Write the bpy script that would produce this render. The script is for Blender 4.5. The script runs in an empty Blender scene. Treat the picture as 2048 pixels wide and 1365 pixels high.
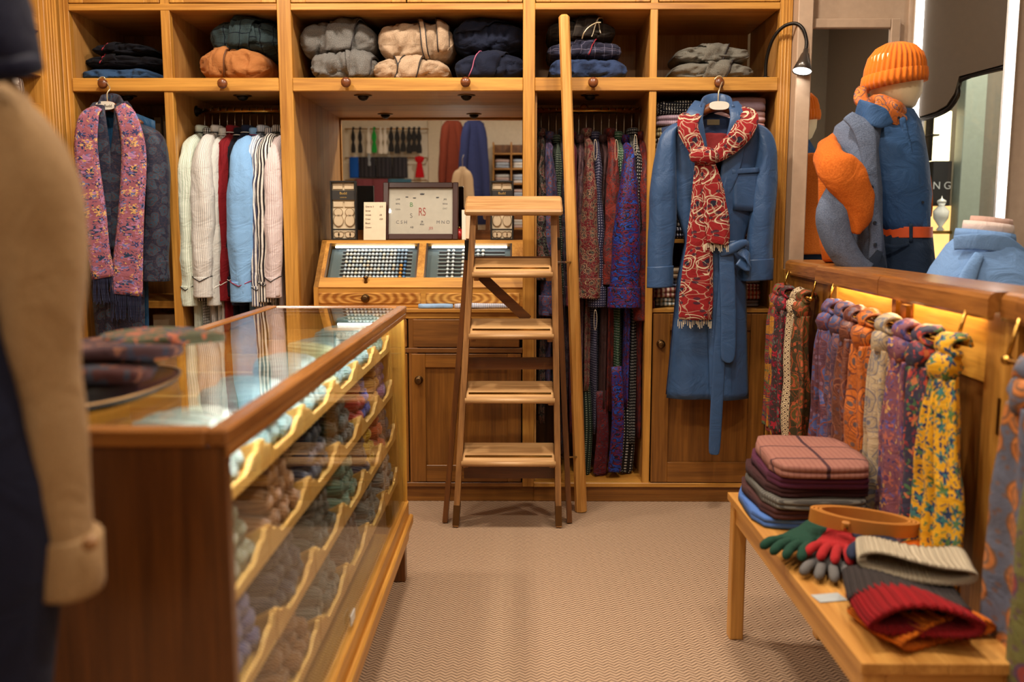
import bpy, math, random
from mathutils import Vector, Matrix, noise
R = random.Random(7)
PI = math.pi
sc = bpy.context.scene
COL = sc.collection

# ------------------------------------------------------------------ camera
FPX, CAMH = 1800.0, 1.25                      # focal length in pixels of the 2048 frame, eye height
PITCH = math.atan(227.5 / FPX)
YAW = math.atan(16 / FPX * math.cos(PITCH))
cam_d = bpy.data.cameras.new('camera'); cam = bpy.data.objects.new('camera', cam_d); COL.objects.link(cam)
cam.location = (0, 0, CAMH); cam.rotation_euler = (PI / 2 - PITCH, 0, YAW)
cam_d.sensor_width = 36.0; cam_d.lens = 36.0 * FPX / 2048.0
cam_d.clip_start = 0.05; cam_d.clip_end = 60
cam_d.dof.use_dof = True; cam_d.dof.focus_distance = 3.75; cam_d.dof.aperture_fstop = 2.4
sc.camera = cam

# ------------------------------------------------------------------ exposure, world
sc.view_settings.view_transform = 'Standard'; sc.view_settings.look = 'None'
sc.view_settings.gamma = 1.0; sc.view_settings.use_curve_mapping = False
sc.view_settings.exposure = 0.35
sc.cycles.use_denoising = True
sc.cycles.max_bounces = 6; sc.cycles.diffuse_bounces = 3; sc.cycles.glossy_bounces = 3
sc.cycles.use_adaptive_sampling = True; sc.cycles.adaptive_threshold = 0.05
sc.cycles.transparent_max_bounces = 8; sc.cycles.transmission_bounces = 4
sc.cycles.sample_clamp_indirect = 6.0
sc.cycles.caustics_reflective = False; sc.cycles.caustics_refractive = False
wd = bpy.data.worlds.new('world'); sc.world = wd; wd.use_nodes = True
wd.node_tree.nodes['Background'].inputs[0].default_value = (0.9, 0.93, 1.0, 1)
wd.node_tree.nodes['Background'].inputs[1].default_value = 0.5

def area_light(name, loc, size, power, color, rot=(0, 0, 0), size_y=None, spread=PI):
    l = bpy.data.lights.new(name, 'AREA'); l.energy = power; l.color = color; l.size = size
    if size_y: l.shape = 'RECTANGLE'; l.size_y = size_y
    l.spread = spread
    o = bpy.data.objects.new(name, l); COL.objects.link(o); o.location = loc; o.rotation_euler = rot
    return o
WARM = (1.0, 0.89, 0.755)
CEIL = 2.95
LAMPS = [(-1.25, 3.05), (-0.25, 3.15), (0.65, 3.05), (-1.25, 1.7), (-0.1, 1.6), (0.8, 1.6), (-1.34, 0.0), (0.6, 0.0), (-0.9, -1.4), (0.5, -1.4)]
for i, (x, y) in enumerate(LAMPS):
    area_light('ceiling_lamp_light', (x, y, CEIL - 0.055), 0.15, 20 if y > 2.5 else (15 if y > 1 else 7.5), WARM).data.shape = 'DISK'

# ------------------------------------------------------------------ photograph pixels -> places
def ray(px, py):
    a = (px - 1024) / FPX; b = (682.5 - py) / FPX
    st, ct, sp, cp = math.sin(PITCH), math.cos(PITCH), math.sin(YAW), math.cos(YAW)
    return Vector((-sp * ct + a * cp - b * sp * st, cp * ct + a * sp + b * cp * st, -st + b * ct))
def at(px, py, y):
    d = ray(px, py); t = y / d.y
    return Vector((d.x * t, y, CAMH + d.z * t))
def atx(px, py, x):
    d = ray(px, py); t = x / d.x
    return Vector((x, d.y * t, CAMH + d.z * t))
def atz(px, py, z):
    d = ray(px, py); t = (z - CAMH) / d.z
    return Vector((d.x * t, d.y * t, z))

# ------------------------------------------------------------------ node materials
MATS = {}
def new_mat(name):
    m = bpy.data.materials.new(name); m.use_nodes = True
    nt = m.node_tree; b = nt.nodes['Principled BSDF']
    return m, nt, b
def N(nt, t, **kw):
    n = nt.nodes.new(t)
    for k, v in kw.items():
        if k.startswith('i_'):
            n.inputs[k[2:].replace('_', ' ')].default_value = v
        else: setattr(n, k, v)
    return n
def L(nt, a, b): nt.links.new(a, b)
def math_n(nt, op, a, b=None):
    n = nt.nodes.new('ShaderNodeMath'); n.operation = op
    for i, v in enumerate((a, b)):
        if v is None: continue
        if isinstance(v, (int, float)): n.inputs[i].default_value = v
        else: L(nt, v, n.inputs[i])
    return n.outputs[0]
def mix_n(nt, fac, a, b):
    n = nt.nodes.new('ShaderNodeMix'); n.data_type = 'RGBA'
    for s, v in ((n.inputs[0], fac), (n.inputs[6], a), (n.inputs[7], b)):
        if isinstance(v, (int, float)): s.default_value = v
        elif isinstance(v, (tuple, list)): s.default_value = (*v[:3], 1)
        else: L(nt, v, s)
    return n.outputs[2]
def ramp_n(nt, fac, stops, const=False):
    n = nt.nodes.new('ShaderNodeValToRGB'); cr = n.color_ramp
    if const: cr.interpolation = 'CONSTANT'
    while len(cr.elements) < len(stops): cr.elements.new(0.5)
    for e, (p, c) in zip(cr.elements, stops):
        e.position = p; e.color = (*c[:3], 1)
    L(nt, fac, n.inputs[0]); return n.outputs[0]
def s2l(r, g, b):
    f = lambda c: ((c / 255 + 0.055) / 1.055) ** 2.4 if c > 10 else c / 255 / 12.92
    return (f(r), f(g), f(b))

def plain(name, rgb, rough=0.5, metal=0.0, spec=0.5, emit=0.0):
    k = ('p', name)
    if k in MATS: return MATS[k]
    m, nt, b = new_mat(name)
    b.inputs['Base Color'].default_value = (*rgb, 1); b.inputs['Roughness'].default_value = rough
    b.inputs['Metallic'].default_value = metal; b.inputs['Specular IOR Level'].default_value = spec
    if rough > 0.25 and not emit:
        tc = N(nt, 'ShaderNodeTexCoord'); nz = N(nt, 'ShaderNodeTexNoise', i_Scale=35.0, i_Detail=3.0)
        L(nt, tc.outputs['Object'], nz.inputs['Vector'])
        L(nt, mix_n(nt, nz.outputs['Fac'], [c * 0.88 for c in rgb], [min(1, c * 1.1) for c in rgb]), b.inputs['Base Color'])
    if emit:
        b.inputs['Emission Color'].default_value = (*rgb, 1); b.inputs['Emission Strength'].default_value = emit
    MATS[k] = m; return m

def wood(tone, axis='z'):
    k = ('w', tone, axis)
    if k in MATS: return MATS[k]
    dark, light, rough, coarse = WOODS[tone]
    m, nt, b = new_mat('%s_wood_%s' % (tone, axis))
    tc = N(nt, 'ShaderNodeTexCoord'); oi = N(nt, 'ShaderNodeObjectInfo')
    off = N(nt, 'ShaderNodeVectorMath', operation='SCALE'); off.inputs[3].default_value = 9.0
    comb = N(nt, 'ShaderNodeCombineXYZ')
    for i in range(3): L(nt, oi.outputs['Random'], comb.inputs[i])
    L(nt, comb.outputs[0], off.inputs[0])
    add = N(nt, 'ShaderNodeVectorMath', operation='ADD'); L(nt, tc.outputs['Object'], add.inputs[0]); L(nt, off.outputs[0], add.inputs[1])
    mp = N(nt, 'ShaderNodeMapping'); s = [coarse] * 3; s['xyz'.index(axis)] = coarse * 0.055
    mp.inputs['Scale'].default_value = s; L(nt, add.outputs[0], mp.inputs['Vector'])
    if tone == 'figured':
        mp3 = N(nt, 'ShaderNodeMapping'); mp3.inputs['Location'].default_value = (-.42, 0, -.5); L(nt, tc.outputs['Generated'], mp3.inputs['Vector'])
        mp4 = N(nt, 'ShaderNodeMapping'); mp4.inputs['Scale'].default_value = (2.1, 0, 0.75); L(nt, mp3.outputs[0], mp4.inputs['Vector'])
        wv = N(nt, 'ShaderNodeTexWave', wave_type='RINGS', rings_direction='SPHERICAL', i_Scale=1.7, i_Distortion=2.2, i_Detail=2.0); wv.inputs['Detail Scale'].default_value = 1.2
        L(nt, mp4.outputs[0], wv.inputs['Vector'])
    n1 = N(nt, 'ShaderNodeTexNoise', i_Scale=2.2, i_Detail=7.0, i_Roughness=0.62, i_Distortion=0.6)
    L(nt, mp.outputs[0], n1.inputs['Vector'])
    mp2 = N(nt, 'ShaderNodeMapping'); s2 = [coarse * 7.5] * 3; s2['xyz'.index(axis)] = coarse * 0.25
    mp2.inputs['Scale'].default_value = s2; L(nt, add.outputs[0], mp2.inputs['Vector'])
    n2 = N(nt, 'ShaderNodeTexNoise', i_Scale=2.0, i_Detail=3.0); L(nt, mp2.outputs[0], n2.inputs['Vector'])
    f = math_n(nt, 'ADD', math_n(nt, 'MULTIPLY', n1.outputs['Fac'], 0.7), math_n(nt, 'MULTIPLY', n2.outputs['Fac'], 0.3))
    if tone == 'figured': f = math_n(nt, 'ADD', math_n(nt, 'MULTIPLY', wv.outputs['Fac'], 0.22), math_n(nt, 'MULTIPLY', f, 0.78))
    mid = [(a + c) / 2 for a, c in zip(dark, light)]
    col = ramp_n(nt, f, [(0.36, dark), (0.5, mid), (0.62, light)])
    L(nt, col, b.inputs['Base Color'])
    b.inputs['Roughness'].default_value = rough
    bp = N(nt, 'ShaderNodeBump', i_Strength=0.12, i_Distance=0.002); L(nt, f, bp.inputs['Height']); L(nt, bp.outputs[0], b.inputs['Normal'])
    MATS[k] = m; return m
WOODS = {  # dark, light, roughness, grain density
    'oak':    (s2l(154, 100, 36), s2l(210, 152, 68), 0.38, 9.0),
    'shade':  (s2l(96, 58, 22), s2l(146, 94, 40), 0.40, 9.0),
    'panel':  (s2l(164, 112, 54), s2l(200, 148, 84), 0.42, 7.0),
    'door':   (s2l(100, 60, 20), s2l(146, 94, 36), 0.36, 9.0),
    'honey':  (s2l(180, 122, 36), s2l(226, 170, 72), 0.34, 9.0),
    'figured': (s2l(142, 84, 28), s2l(214, 158, 78), 0.36, 9.0),
    'ladder': (s2l(112, 74, 38), s2l(176, 126, 72), 0.48, 12.0),
    'tread':  (s2l(150, 106, 62), s2l(206, 162, 108), 0.42, 12.0),
    'pole':   (s2l(172, 116, 48), s2l(222, 164, 88), 0.42, 10.0),
    'brown':  (s2l(76, 42, 16), s2l(116, 68, 28), 0.30, 10.0),
    'cap':    (s2l(118, 70, 30), s2l(170, 110, 50), 0.26, 9.0),
    'bench':  (s2l(176, 118, 50), s2l(218, 160, 82), 0.40, 8.0),
    'tray':   (s2l(206, 150, 66), s2l(240, 196, 112), 0.40, 9.0),
    'knob':   (s2l(84, 42, 20), s2l(128, 72, 36), 0.30, 20.0),
}

def cloth(kind, *cols, scale=1.0, rough=0.85, key=None, rot=0.0, sheen=0.03, bump=0.8):
    k = ('c', kind, cols, scale, rough, rot, sheen)
    if k in MATS: return MATS[k]
    m, nt, b = new_mat('cloth_' + kind)
    cols = [s2l(*c) for c in cols]
    b.inputs['Roughness'].default_value = rough; b.inputs['Sheen Weight'].default_value = sheen
    b.inputs['Sheen Roughness'].default_value = 0.5
    b.inputs['Specular IOR Level'].default_value = 0.10 if rough > 0.6 else (0.2 if rough > 0.44 else 0.4)
    tc = N(nt, 'ShaderNodeTexCoord'); mp = N(nt, 'ShaderNodeMapping')
    mp.inputs['Rotation'].default_value = (0, 0, rot); L(nt, tc.outputs['UV'], mp.inputs['Vector'])
    uv = mp.outputs[0]
    sp = N(nt, 'ShaderNodeSeparateXYZ'); L(nt, uv, sp.inputs[0]); U, V = sp.outputs[0], sp.outputs[1]
    def stripe(src, freq, duty):
        return math_n(nt, 'LESS_THAN', math_n(nt, 'FRACT', math_n(nt, 'MULTIPLY', src, freq)), duty)
    def vor(sc_, rnd=1.0, feat='F1', warp=0.0, src=None):
        v = N(nt, 'ShaderNodeTexVoronoi', feature=feat, i_Scale=sc_, i_Randomness=rnd, voronoi_dimensions='2D')
        s = src or uv
        if warp:
            nz = N(nt, 'ShaderNodeTexNoise', i_Scale=sc_ * 0.9, i_Detail=1.0); L(nt, uv, nz.inputs['Vector'])
            vm = N(nt, 'ShaderNodeVectorMath', operation='MULTIPLY_ADD')
            L(nt, nz.outputs['Color'], vm.inputs[0]); vm.inputs[1].default_value = (warp, warp, 0); L(nt, uv, vm.inputs[2]); s = vm.outputs[0]
        L(nt, s, v.inputs['Vector']); v['src'] = 1; SRC[v.name] = (s, sc_); return v
    SRC = {}
    def theta(v):
        s, k = SRC[v.name]
        d = N(nt, 'ShaderNodeVectorMath', operation='SUBTRACT'); L(nt, s, d.inputs[0]); L(nt, v.outputs['Position'], d.inputs[1])
        q = N(nt, 'ShaderNodeSeparateXYZ'); L(nt, d.outputs[0], q.inputs[0])
        sp_c = N(nt, 'ShaderNodeSeparateColor'); L(nt, v.outputs['Color'], sp_c.inputs[0])
        return math_n(nt, 'ADD', math_n(nt, 'ARCTAN2', q.outputs[1], q.outputs[0]), math_n(nt, 'MULTIPLY', sp_c.outputs[2], 6.28))
    def petal(v, k, amp, r):
        return math_n(nt, 'LESS_THAN', v.outputs['Distance'], math_n(nt, 'ADD', math_n(nt, 'MULTIPLY', math_n(nt, 'COSINE', math_n(nt, 'MULTIPLY', theta(v), k)), amp), r))
    fine = N(nt, 'ShaderNodeTexNoise', i_Scale=420.0, i_Detail=2.0); L(nt, uv, fine.inputs['Vector'])
    if kind == 'plain': col = mix_n(nt, fine.outputs['Fac'], [c * 0.82 for c in cols[0]], [min(1, c * 1.15) for c in cols[0]])
    elif kind == 'tweed':
        n2 = N(nt, 'ShaderNodeTexNoise', i_Scale=160.0 * scale, i_Detail=4.0, i_Roughness=0.8); L(nt, uv, n2.inputs['Vector'])
        col = ramp_n(nt, n2.outputs['Fac'], [(0.38, cols[0]), (0.62, cols[1])])
    elif kind == 'stripe': col = mix_n(nt, stripe(U, 60 * scale, 0.5 if len(cols) < 3 else 0.2), cols[0], cols[1])
    elif kind == 'hstripe': col = mix_n(nt, stripe(V, 60 * scale, 0.5), cols[0], cols[1])
    elif kind == 'check':
        a = mix_n(nt, stripe(U, 30 * scale, 0.5), cols[0], cols[1]); col = mix_n(nt, math_n(nt, 'MULTIPLY', stripe(V, 30 * scale, 0.5), 0.5), a, cols[1])
    elif kind == 'pane':          # windowpane check with fine overcheck
        a = mix_n(nt, math_n(nt, 'MULTIPLY', stripe(U, 70 * scale, 0.35), 0.35), cols[0], cols[2])
        a = mix_n(nt, math_n(nt, 'MULTIPLY', stripe(V, 70 * scale, 0.35), 0.35), a, cols[2])
        a = mix_n(nt, stripe(U, 7 * scale, 0.07), a, cols[1]); col = mix_n(nt, stripe(V, 7 * scale, 0.07), a, cols[1])
    elif kind == 'dots':
        v = vor(60 * scale, 0.0); col = mix_n(nt, math_n(nt, 'LESS_THAN', v.outputs['Distance'], 0.24), cols[0], cols[1])
    elif kind == 'rings':
        v = vor(55 * scale, 0.0)
        col = ramp_n(nt, v.outputs['Distance'], [(0, cols[0]), (0.16, cols[1]), (0.32, cols[0]), (0.42, cols[1]), (0.55, cols[0])], True)
    elif kind == 'circles':       # big concentric discs on a ground
        v = vor(13 * scale, 0.45)
        col = ramp_n(nt, v.outputs['Distance'], [(0, cols[1]), (0.17, cols[2]), (0.24, cols[1]), (0.34, cols[2]), (0.40, cols[0])], True)
        v2 = vor(40 * scale, 0.8); col = mix_n(nt, math_n(nt, 'MULTIPLY', math_n(nt, 'LESS_THAN', v2.outputs['Distance'], 0.2), 0.6), col, cols[2])
    elif kind == 'paisley':       # base, line, fill, accent
        v = vor(15 * scale, 0.85, warp=0.05 / scale)
        dd = math_n(nt, 'MULTIPLY', v.outputs['Distance'], math_n(nt, 'ADD', math_n(nt, 'MULTIPLY', math_n(nt, 'COSINE', theta(v)), 0.38), 1.0))
        c1 = ramp_n(nt, dd, [(0, cols[3 % len(cols)]), (0.09, cols[2]), (0.20, cols[1]), (0.24, cols[2]), (0.34, cols[1]), (0.38, cols[0])], True)
        w = vor(42 * scale, 1.0, 'DISTANCE_TO_EDGE', warp=0.03 / scale)
        c1 = mix_n(nt, math_n(nt, 'MULTIPLY', math_n(nt, 'LESS_THAN', w.outputs['Distance'], 0.045), 0.5), c1, cols[1])
        v3 = vor(34 * scale, 1.0)
        col = mix_n(nt, math_n(nt, 'MULTIPLY', math_n(nt, 'LESS_THAN', v3.outputs['Distance'], 0.16), 0.8), c1, cols[3 % len(cols)])
    elif kind == 'floral':        # base, flower colours...
        v = vor(20 * scale, 0.9, warp=0.035 / scale)
        pal = cols[1:]; n = len(pal)
        sep = N(nt, 'ShaderNodeSeparateColor'); L(nt, v.outputs['Color'], sep.inputs[0])
        pc = ramp_n(nt, sep.outputs[0], [(i / n, pal[i]) for i in range(n)], True)
        pc2 = ramp_n(nt, sep.outputs[1], [(i / n, pal[(i + 1) % n]) for i in range(n)], True)
        c1 = mix_n(nt, petal(v, 5.0, .12, .30), cols[0], pc)
        c1 = mix_n(nt, math_n(nt, 'LESS_THAN', v.outputs['Distance'], 0.17), c1, pc2)
        v2 = vor(52 * scale, 1.0, warp=0.02 / scale)
        s2 = N(nt, 'ShaderNodeSeparateColor'); L(nt, v2.outputs['Color'], s2.inputs[0])
        pc3 = ramp_n(nt, s2.outputs[0], [(i / n, pal[(i + 2) % n]) for i in range(n)], True)
        col = mix_n(nt, petal(v2, 2.0, .16, .20), c1, pc3)
    elif kind == 'marble':
        n2 = N(nt, 'ShaderNodeTexNoise', i_Scale=22.0 * scale, i_Detail=3.0, i_Distortion=2.5); L(nt, uv, n2.inputs['Vector'])
        st = [(0.0, cols[0])] + [(0.36 + 0.07 * i, cols[i % len(cols)]) for i in range(6)]
        col = ramp_n(nt, n2.outputs['Fac'], st, True)
    elif kind in ('rib', 'knit'):
        wv = math_n(nt, 'SINE', math_n(nt, 'MULTIPLY', U, 2 * PI * 110 * scale))
        wv2 = math_n(nt, 'SINE', math_n(nt, 'MULTIPLY', V, 2 * PI * 240 * scale))
        h = math_n(nt, 'ADD', wv, math_n(nt, 'MULTIPLY', wv2, 0.35))
        col = mix_n(nt, math_n(nt, 'MULTIPLY_ADD', wv, 0.5), [c * 0.8 for c in cols[0]], cols[0])
    col0 = col
    L(nt, col0, b.inputs['Base Color'])
    bp = N(nt, 'ShaderNodeBump', i_Strength=bump, i_Distance=0.001)
    if kind in ('rib', 'knit'):
        bp.inputs['Strength'].default_value = 0.7; bp.inputs['Distance'].default_value = 0.0025; L(nt, h, bp.inputs['Height'])
    else:
        n5 = N(nt, 'ShaderNodeTexNoise', i_Scale=10.0, i_Detail=4.0, i_Roughness=0.55, i_Distortion=1.2); L(nt, uv, n5.inputs['Vector'])
        bp.inputs['Distance'].default_value = 0.012
        L(nt, math_n(nt, 'ADD', n5.outputs['Fac'], math_n(nt, 'MULTIPLY', fine.outputs['Fac'], 0.05)), bp.inputs['Height'])
    L(nt, bp.outputs[0], b.inputs['Normal'])
    MATS[k] = m; return m

def glass_mat(name='clear_glass', tint=(0.97, 0.985, 0.975), refl=1.0):
    k = ('g', name)
    if k in MATS: return MATS[k]
    m, nt, b = new_mat(name); nt.nodes.remove(b)
    out = nt.nodes['Material Output']
    tr = N(nt, 'ShaderNodeBsdfTransparent'); tr.inputs[0].default_value = (*tint, 1)
    gl = N(nt, 'ShaderNodeBsdfGlossy'); gl.inputs['Roughness'].default_value = 0.02
    lw = N(nt, 'ShaderNodeLayerWeight'); lw.inputs['Blend'].default_value = 0.5
    fr = math_n(nt, 'ADD', math_n(nt, 'MULTIPLY', math_n(nt, 'POWER', lw.outputs['Facing'], 5.0), 0.9), 0.035)
    mx = N(nt, 'ShaderNodeMixShader'); L(nt, math_n(nt, 'MULTIPLY', fr, refl), mx.inputs[0])
    L(nt, tr.outputs[0], mx.inputs[1]); L(nt, gl.outputs[0], mx.inputs[2]); L(nt, mx.outputs[0], out.inputs[0])
    MATS[k] = m; return m
BRASS = plain('brass', s2l(190, 145, 70), 0.24, 1.0)
BRONZE = plain('aged_bronze', s2l(110, 84, 54), 0.35, 1.0)
STEEL = plain('steel', s2l(190, 188, 180), 0.22, 1.0)
DARKM = plain('dark_metal', s2l(40, 36, 32), 0.4, 0.8)
BLACK = plain('black_card', s2l(24, 22, 20), 0.5)
MIRROR = plain('mirror_silver', (0.93, 0.93, 0.92), 0.0, 1.0)
GLASS = glass_mat()

# ------------------------------------------------------------------ mesh builder
class MB:
    def __init__(s): s.v = []; s.f = []; s.uv = []; s.M = None
    def add(s, vs, fs, uvs=None):
        o = len(s.v)
        if s.M is not None: vs = [s.M @ Vector(p) for p in vs]
        s.v += [tuple(p) for p in vs]
        s.f += [tuple(i + o for i in f) for f in fs]
        if uvs is None: uvs = [[(0, 0)] * len(f) for f in fs]
        s.uv += uvs
        return s
    def box(s, x0, x1, y0, y1, z0, z1, bev=0.0):
        if x1 < x0: x0, x1 = x1, x0
        if y1 < y0: y0, y1 = y1, y0
        if z1 < z0: z0, z1 = z1, z0
        b = min(bev, (x1 - x0) * .45, (y1 - y0) * .45, (z1 - z0) * .45)
        if b <= 0:
            vs = [(x, y, z) for z in (z0, z1) for y in (y0, y1) for x in (x0, x1)]
            return s.add(vs, [(0, 2, 3, 1), (4, 5, 7, 6), (0, 1, 5, 4), (2, 6, 7, 3), (0, 4, 6, 2), (1, 3, 7, 5)])
        vs = []; idx = {}
        for ix, (x, sx) in enumerate(((x0, 1), (x1, -1))):
            for iy, (y, sy) in enumerate(((y0, 1), (y1, -1))):
                for iz, (z, sz) in enumerate(((z0, 1), (z1, -1))):
                    for ax in range(3):
                        p = [x + sx * b, y + sy * b, z + sz * b]; p[ax] = (x, y, z)[ax]
                        idx[ix, iy, iz, ax] = len(vs); vs.append(p)
        I = idx; fs = []
        def q(a, b_, c, d, flip): fs.append((a, b_, c, d) if not flip else (d, c, b_, a))
        for k in (0, 1):
            q(I[k,0,0,0], I[k,0,1,0], I[k,1,1,0], I[k,1,0,0], k)
            q(I[0,k,0,1], I[1,k,0,1], I[1,k,1,1], I[0,k,1,1], k)
            q(I[0,0,k,2], I[0,1,k,2], I[1,1,k,2], I[1,0,k,2], k)
        for a in (0, 1):
            for c in (0, 1):
                fl = (a + c) % 2
                q(I[a,c,0,0], I[a,c,0,1], I[a,c,1,1], I[a,c,1,0], fl)
                q(I[a,0,c,0], I[a,1,c,0], I[a,1,c,2], I[a,0,c,2], 1 - fl if False else fl)
                q(I[0,a,c,1], I[0,a,c,2], I[1,a,c,2], I[1,a,c,1], fl)
                for d in (0, 1):
                    t = (I[a,c,d,0], I[a,c,d,1], I[a,c,d,2]); fs.append(t if (a + c + d) % 2 else t[::-1])
        return s.add(vs, fs)
    def bar(s, p0, p1, w, h, up=(0, 0, 1)):
        """rectangular bar from p0 to p1: w along side, h along up"""
        p0, p1 = Vector(p0), Vector(p1); d = (p1 - p0).normalized(); up = Vector(up)
        sd = d.cross(up).normalized(); u = sd.cross(d).normalized()
        vs = [p + sd * a * w / 2 + u * b * h / 2 for p in (p0, p1) for a, b in ((-1, -1), (1, -1), (1, 1), (-1, 1))]
        return s.add(vs, [(0, 1, 2, 3), (7, 6, 5, 4), (0, 4, 5, 1), (1, 5, 6, 2), (2, 6, 7, 3), (3, 7, 4, 0)])
    def tube(s, pts, r, n=8, cap=True):
        pts = [Vector(p) for p in pts]; rings = []
        rr = r if isinstance(r, (list, tuple)) else [r] * len(pts)
        prev = None
        for i, p in enumerate(pts):
            d = (pts[min(i + 1, len(pts) - 1)] - pts[max(i - 1, 0)]).normalized()
            ref = prev if prev is not None else (Vector((0, 0, 1)) if abs(d.z) < .9 else Vector((1, 0, 0)))
            a = (ref - d * ref.dot(d)).normalized(); b = d.cross(a); prev = a
            rings.append([p + (a * math.cos(2 * PI * k / n) + b * math.sin(2 * PI * k / n)) * rr[i] for k in range(n)])
        return s.loft(rings, cap=cap)
    def loft(s, rings, cap=True, closed=True):
        n = len(rings[0]); vs = [p for r in rings for p in r]; fs = []; uvs = []
        vv = 0.0; V = [0.0]
        for a, b in zip(rings, rings[1:]):
            k = n // 4
            vv += ((Vector(a[0]) - Vector(b[0])).length + (Vector(a[n // 2]) - Vector(b[n // 2])).length) / 2; V.append(vv)
        US = []
        for r in rings:
            u = [0.0]
            for k in range(n if closed else n - 1): u.append(u[-1] + (Vector(r[k]) - Vector(r[(k + 1) % n])).length)
            US.append(u)
        cm = sum(u[-1] for u in US) / len(US)
        US = [[(k / max(len(u) - 1, 1) - .5) * cm for k in range(len(u))] if closed else [x - u[-1] / 2 for x in u] for u in US]
        for i in range(len(rings) - 1):
            for k in range(n if closed else n - 1):
                k2 = (k + 1) % n
                fs.append((i * n + k, i * n + k2, (i + 1) * n + k2, (i + 1) * n + k))
                uvs.append([(US[i][k], V[i]), (US[i][k + 1], V[i]), (US[i + 1][k + 1], V[i + 1]), (US[i + 1][k], V[i + 1])])
        if cap and closed:
            for i, rv in ((0, True), (len(rings) - 1, False)):
                f = tuple(range(i * n, i * n + n)); f = f[::-1] if rv else f
                c = rings[i]; fs.append(f); uvs.append([(c[j - i * n][0], c[j - i * n][2]) for j in f])
        return s.add(vs, fs, uvs)
    def grid(s, nu, nv, fn, thick=0.0):
        P = [[Vector(fn(i / nu, j / nv)) for i in range(nu + 1)] for j in range(nv + 1)]
        return s.loft(P, cap=False, closed=False)
    def lathe(s, prof, c=(0, 0, 0), axis='z', n=16):
        rings = []
        for r, h in prof:
            ring = []
            for k in range(n):
                a = 2 * PI * k / n; x, y = r * math.cos(a), r * math.sin(a)
                p = {'z': (x, y, h), 'y': (x, h, y), 'x': (h, x, y)}[axis]
                ring.append(Vector(p) + Vector(c))
            rings.append(ring)
        return s.loft(rings)
    def poly(s, pts, d):
        """prism: pts a planar outline, d the extrusion vector"""
        n = len(pts); d = Vector(d); a = [Vector(p) for p in pts]; b = [p + d for p in a]
        fs = [tuple(range(n))[::-1], tuple(range(n, 2 * n))] + [(i, (i + 1) % n, n + (i + 1) % n, n + i) for i in range(n)]
        return s.add(a + b, fs)
    def build(s, name, mat, parent=None, smooth=False, solid=0.0, sub=0, local=False, fix=True):
        me = bpy.data.meshes.new(name)
        vs = s.v
        if parent is not None and not local:
            w = parent.get('_w'); o = Vector(w) if w else Vector((0, 0, 0))
            vs = [tuple(Vector(p) - o) for p in vs]
        me.from_pydata(vs, [], s.f)
        ul = me.uv_layers.new(name='UVMap')
        flat = [c for f in s.uv for uv in f for c in uv]
        ul.data.foreach_set('uv', flat)
        me.materials.append(mat)
        if fix:
            import bmesh
            bm = bmesh.new(); bm.from_mesh(me); bmesh.ops.recalc_face_normals(bm, faces=bm.faces); bm.to_mesh(me); bm.free()
        if smooth: me.polygons.foreach_set('use_smooth', [True] * len(me.polygons))
        o = bpy.data.objects.new(name, me); COL.objects.link(o)
        if parent is not None:
            o.parent = parent; o['_w'] = parent['_w'] if '_w' in parent else (0., 0., 0.)
        if solid:
            md = o.modifiers.new('solid', 'SOLIDIFY'); md.thickness = solid; md.offset = 0
        if sub:
            md = o.modifiers.new('sub', 'SUBSURF'); md.levels = md.render_levels = sub
        return o
def tag(o, label=None, cat=None, group=None, kind=None):
    if label: o['label'] = label
    if cat: o['category'] = cat
    if group: o['group'] = group
    if kind: o['kind'] = kind
    return o
def thing(name, label, cat, loc=(0, 0, 0), group=None, rot=(0, 0, 0)):
    o = bpy.data.objects.new(name, None); COL.objects.link(o); o.location = loc; o.rotation_euler = rot
    o.empty_display_size = 0.05; o['_w'] = tuple(float(c) for c in loc)
    return tag(o, label, cat, group)
def struct(name, mb, mat, **kw):
    o = mb.build(name, mat, **kw); o['kind'] = 'structure'; return o
def bx(name, mat, parent, x0, x1, y0, y1, z0, z1, bev=0.003):
    return MB().box(x0, x1, y0, y1, z0, z1, bev).build(name, mat, parent)
def dup(o, parent=None, mat=None):
    c = o.copy(); COL.objects.link(c); c.parent = parent; return c
def dup_tree(o, parent=None):
    c = dup(o, parent)
    for ch in o.children: dup_tree(ch, c)
    return c

def ell(c, ax, ay, a, b, n=20, pleat=0.0, pk=9, ph=0.0, sq=2.0):
    """superellipse ring around c in the plane of ax, ay"""
    c, ax, ay = Vector(c), Vector(ax), Vector(ay); out = []
    for k in range(n):
        t = 2 * PI * k / n; ct, st = math.cos(t), math.sin(t)
        x = math.copysign(abs(ct) ** (2 / sq), ct) * a; y = math.copysign(abs(st) ** (2 / sq), st) * b
        g = 1 + pleat * math.sin(pk * t + ph)
        out.append(c + ax * x * (1 + 0.25 * (g - 1)) + ay * y * g)
    return out
def spline(pts, n=6):
    """Catmull-Rom through tuples of any length"""
    out = []; m = len(pts)
    for i in range(m - 1):
        p0, p1, p2, p3 = pts[max(i - 1, 0)], pts[i], pts[i + 1], pts[min(i + 2, m - 1)]
        for k in range(n):
            t = k / n
            out.append(tuple(0.5 * (2 * b + (c - a) * t + (2 * a - 5 * b + 4 * c - d) * t * t + (3 * b - a - 3 * c + d) * t ** 3) for a, b, c, d in zip(p0, p1, p2, p3)))
    out.append(tuple(pts[-1])); return out
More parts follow.
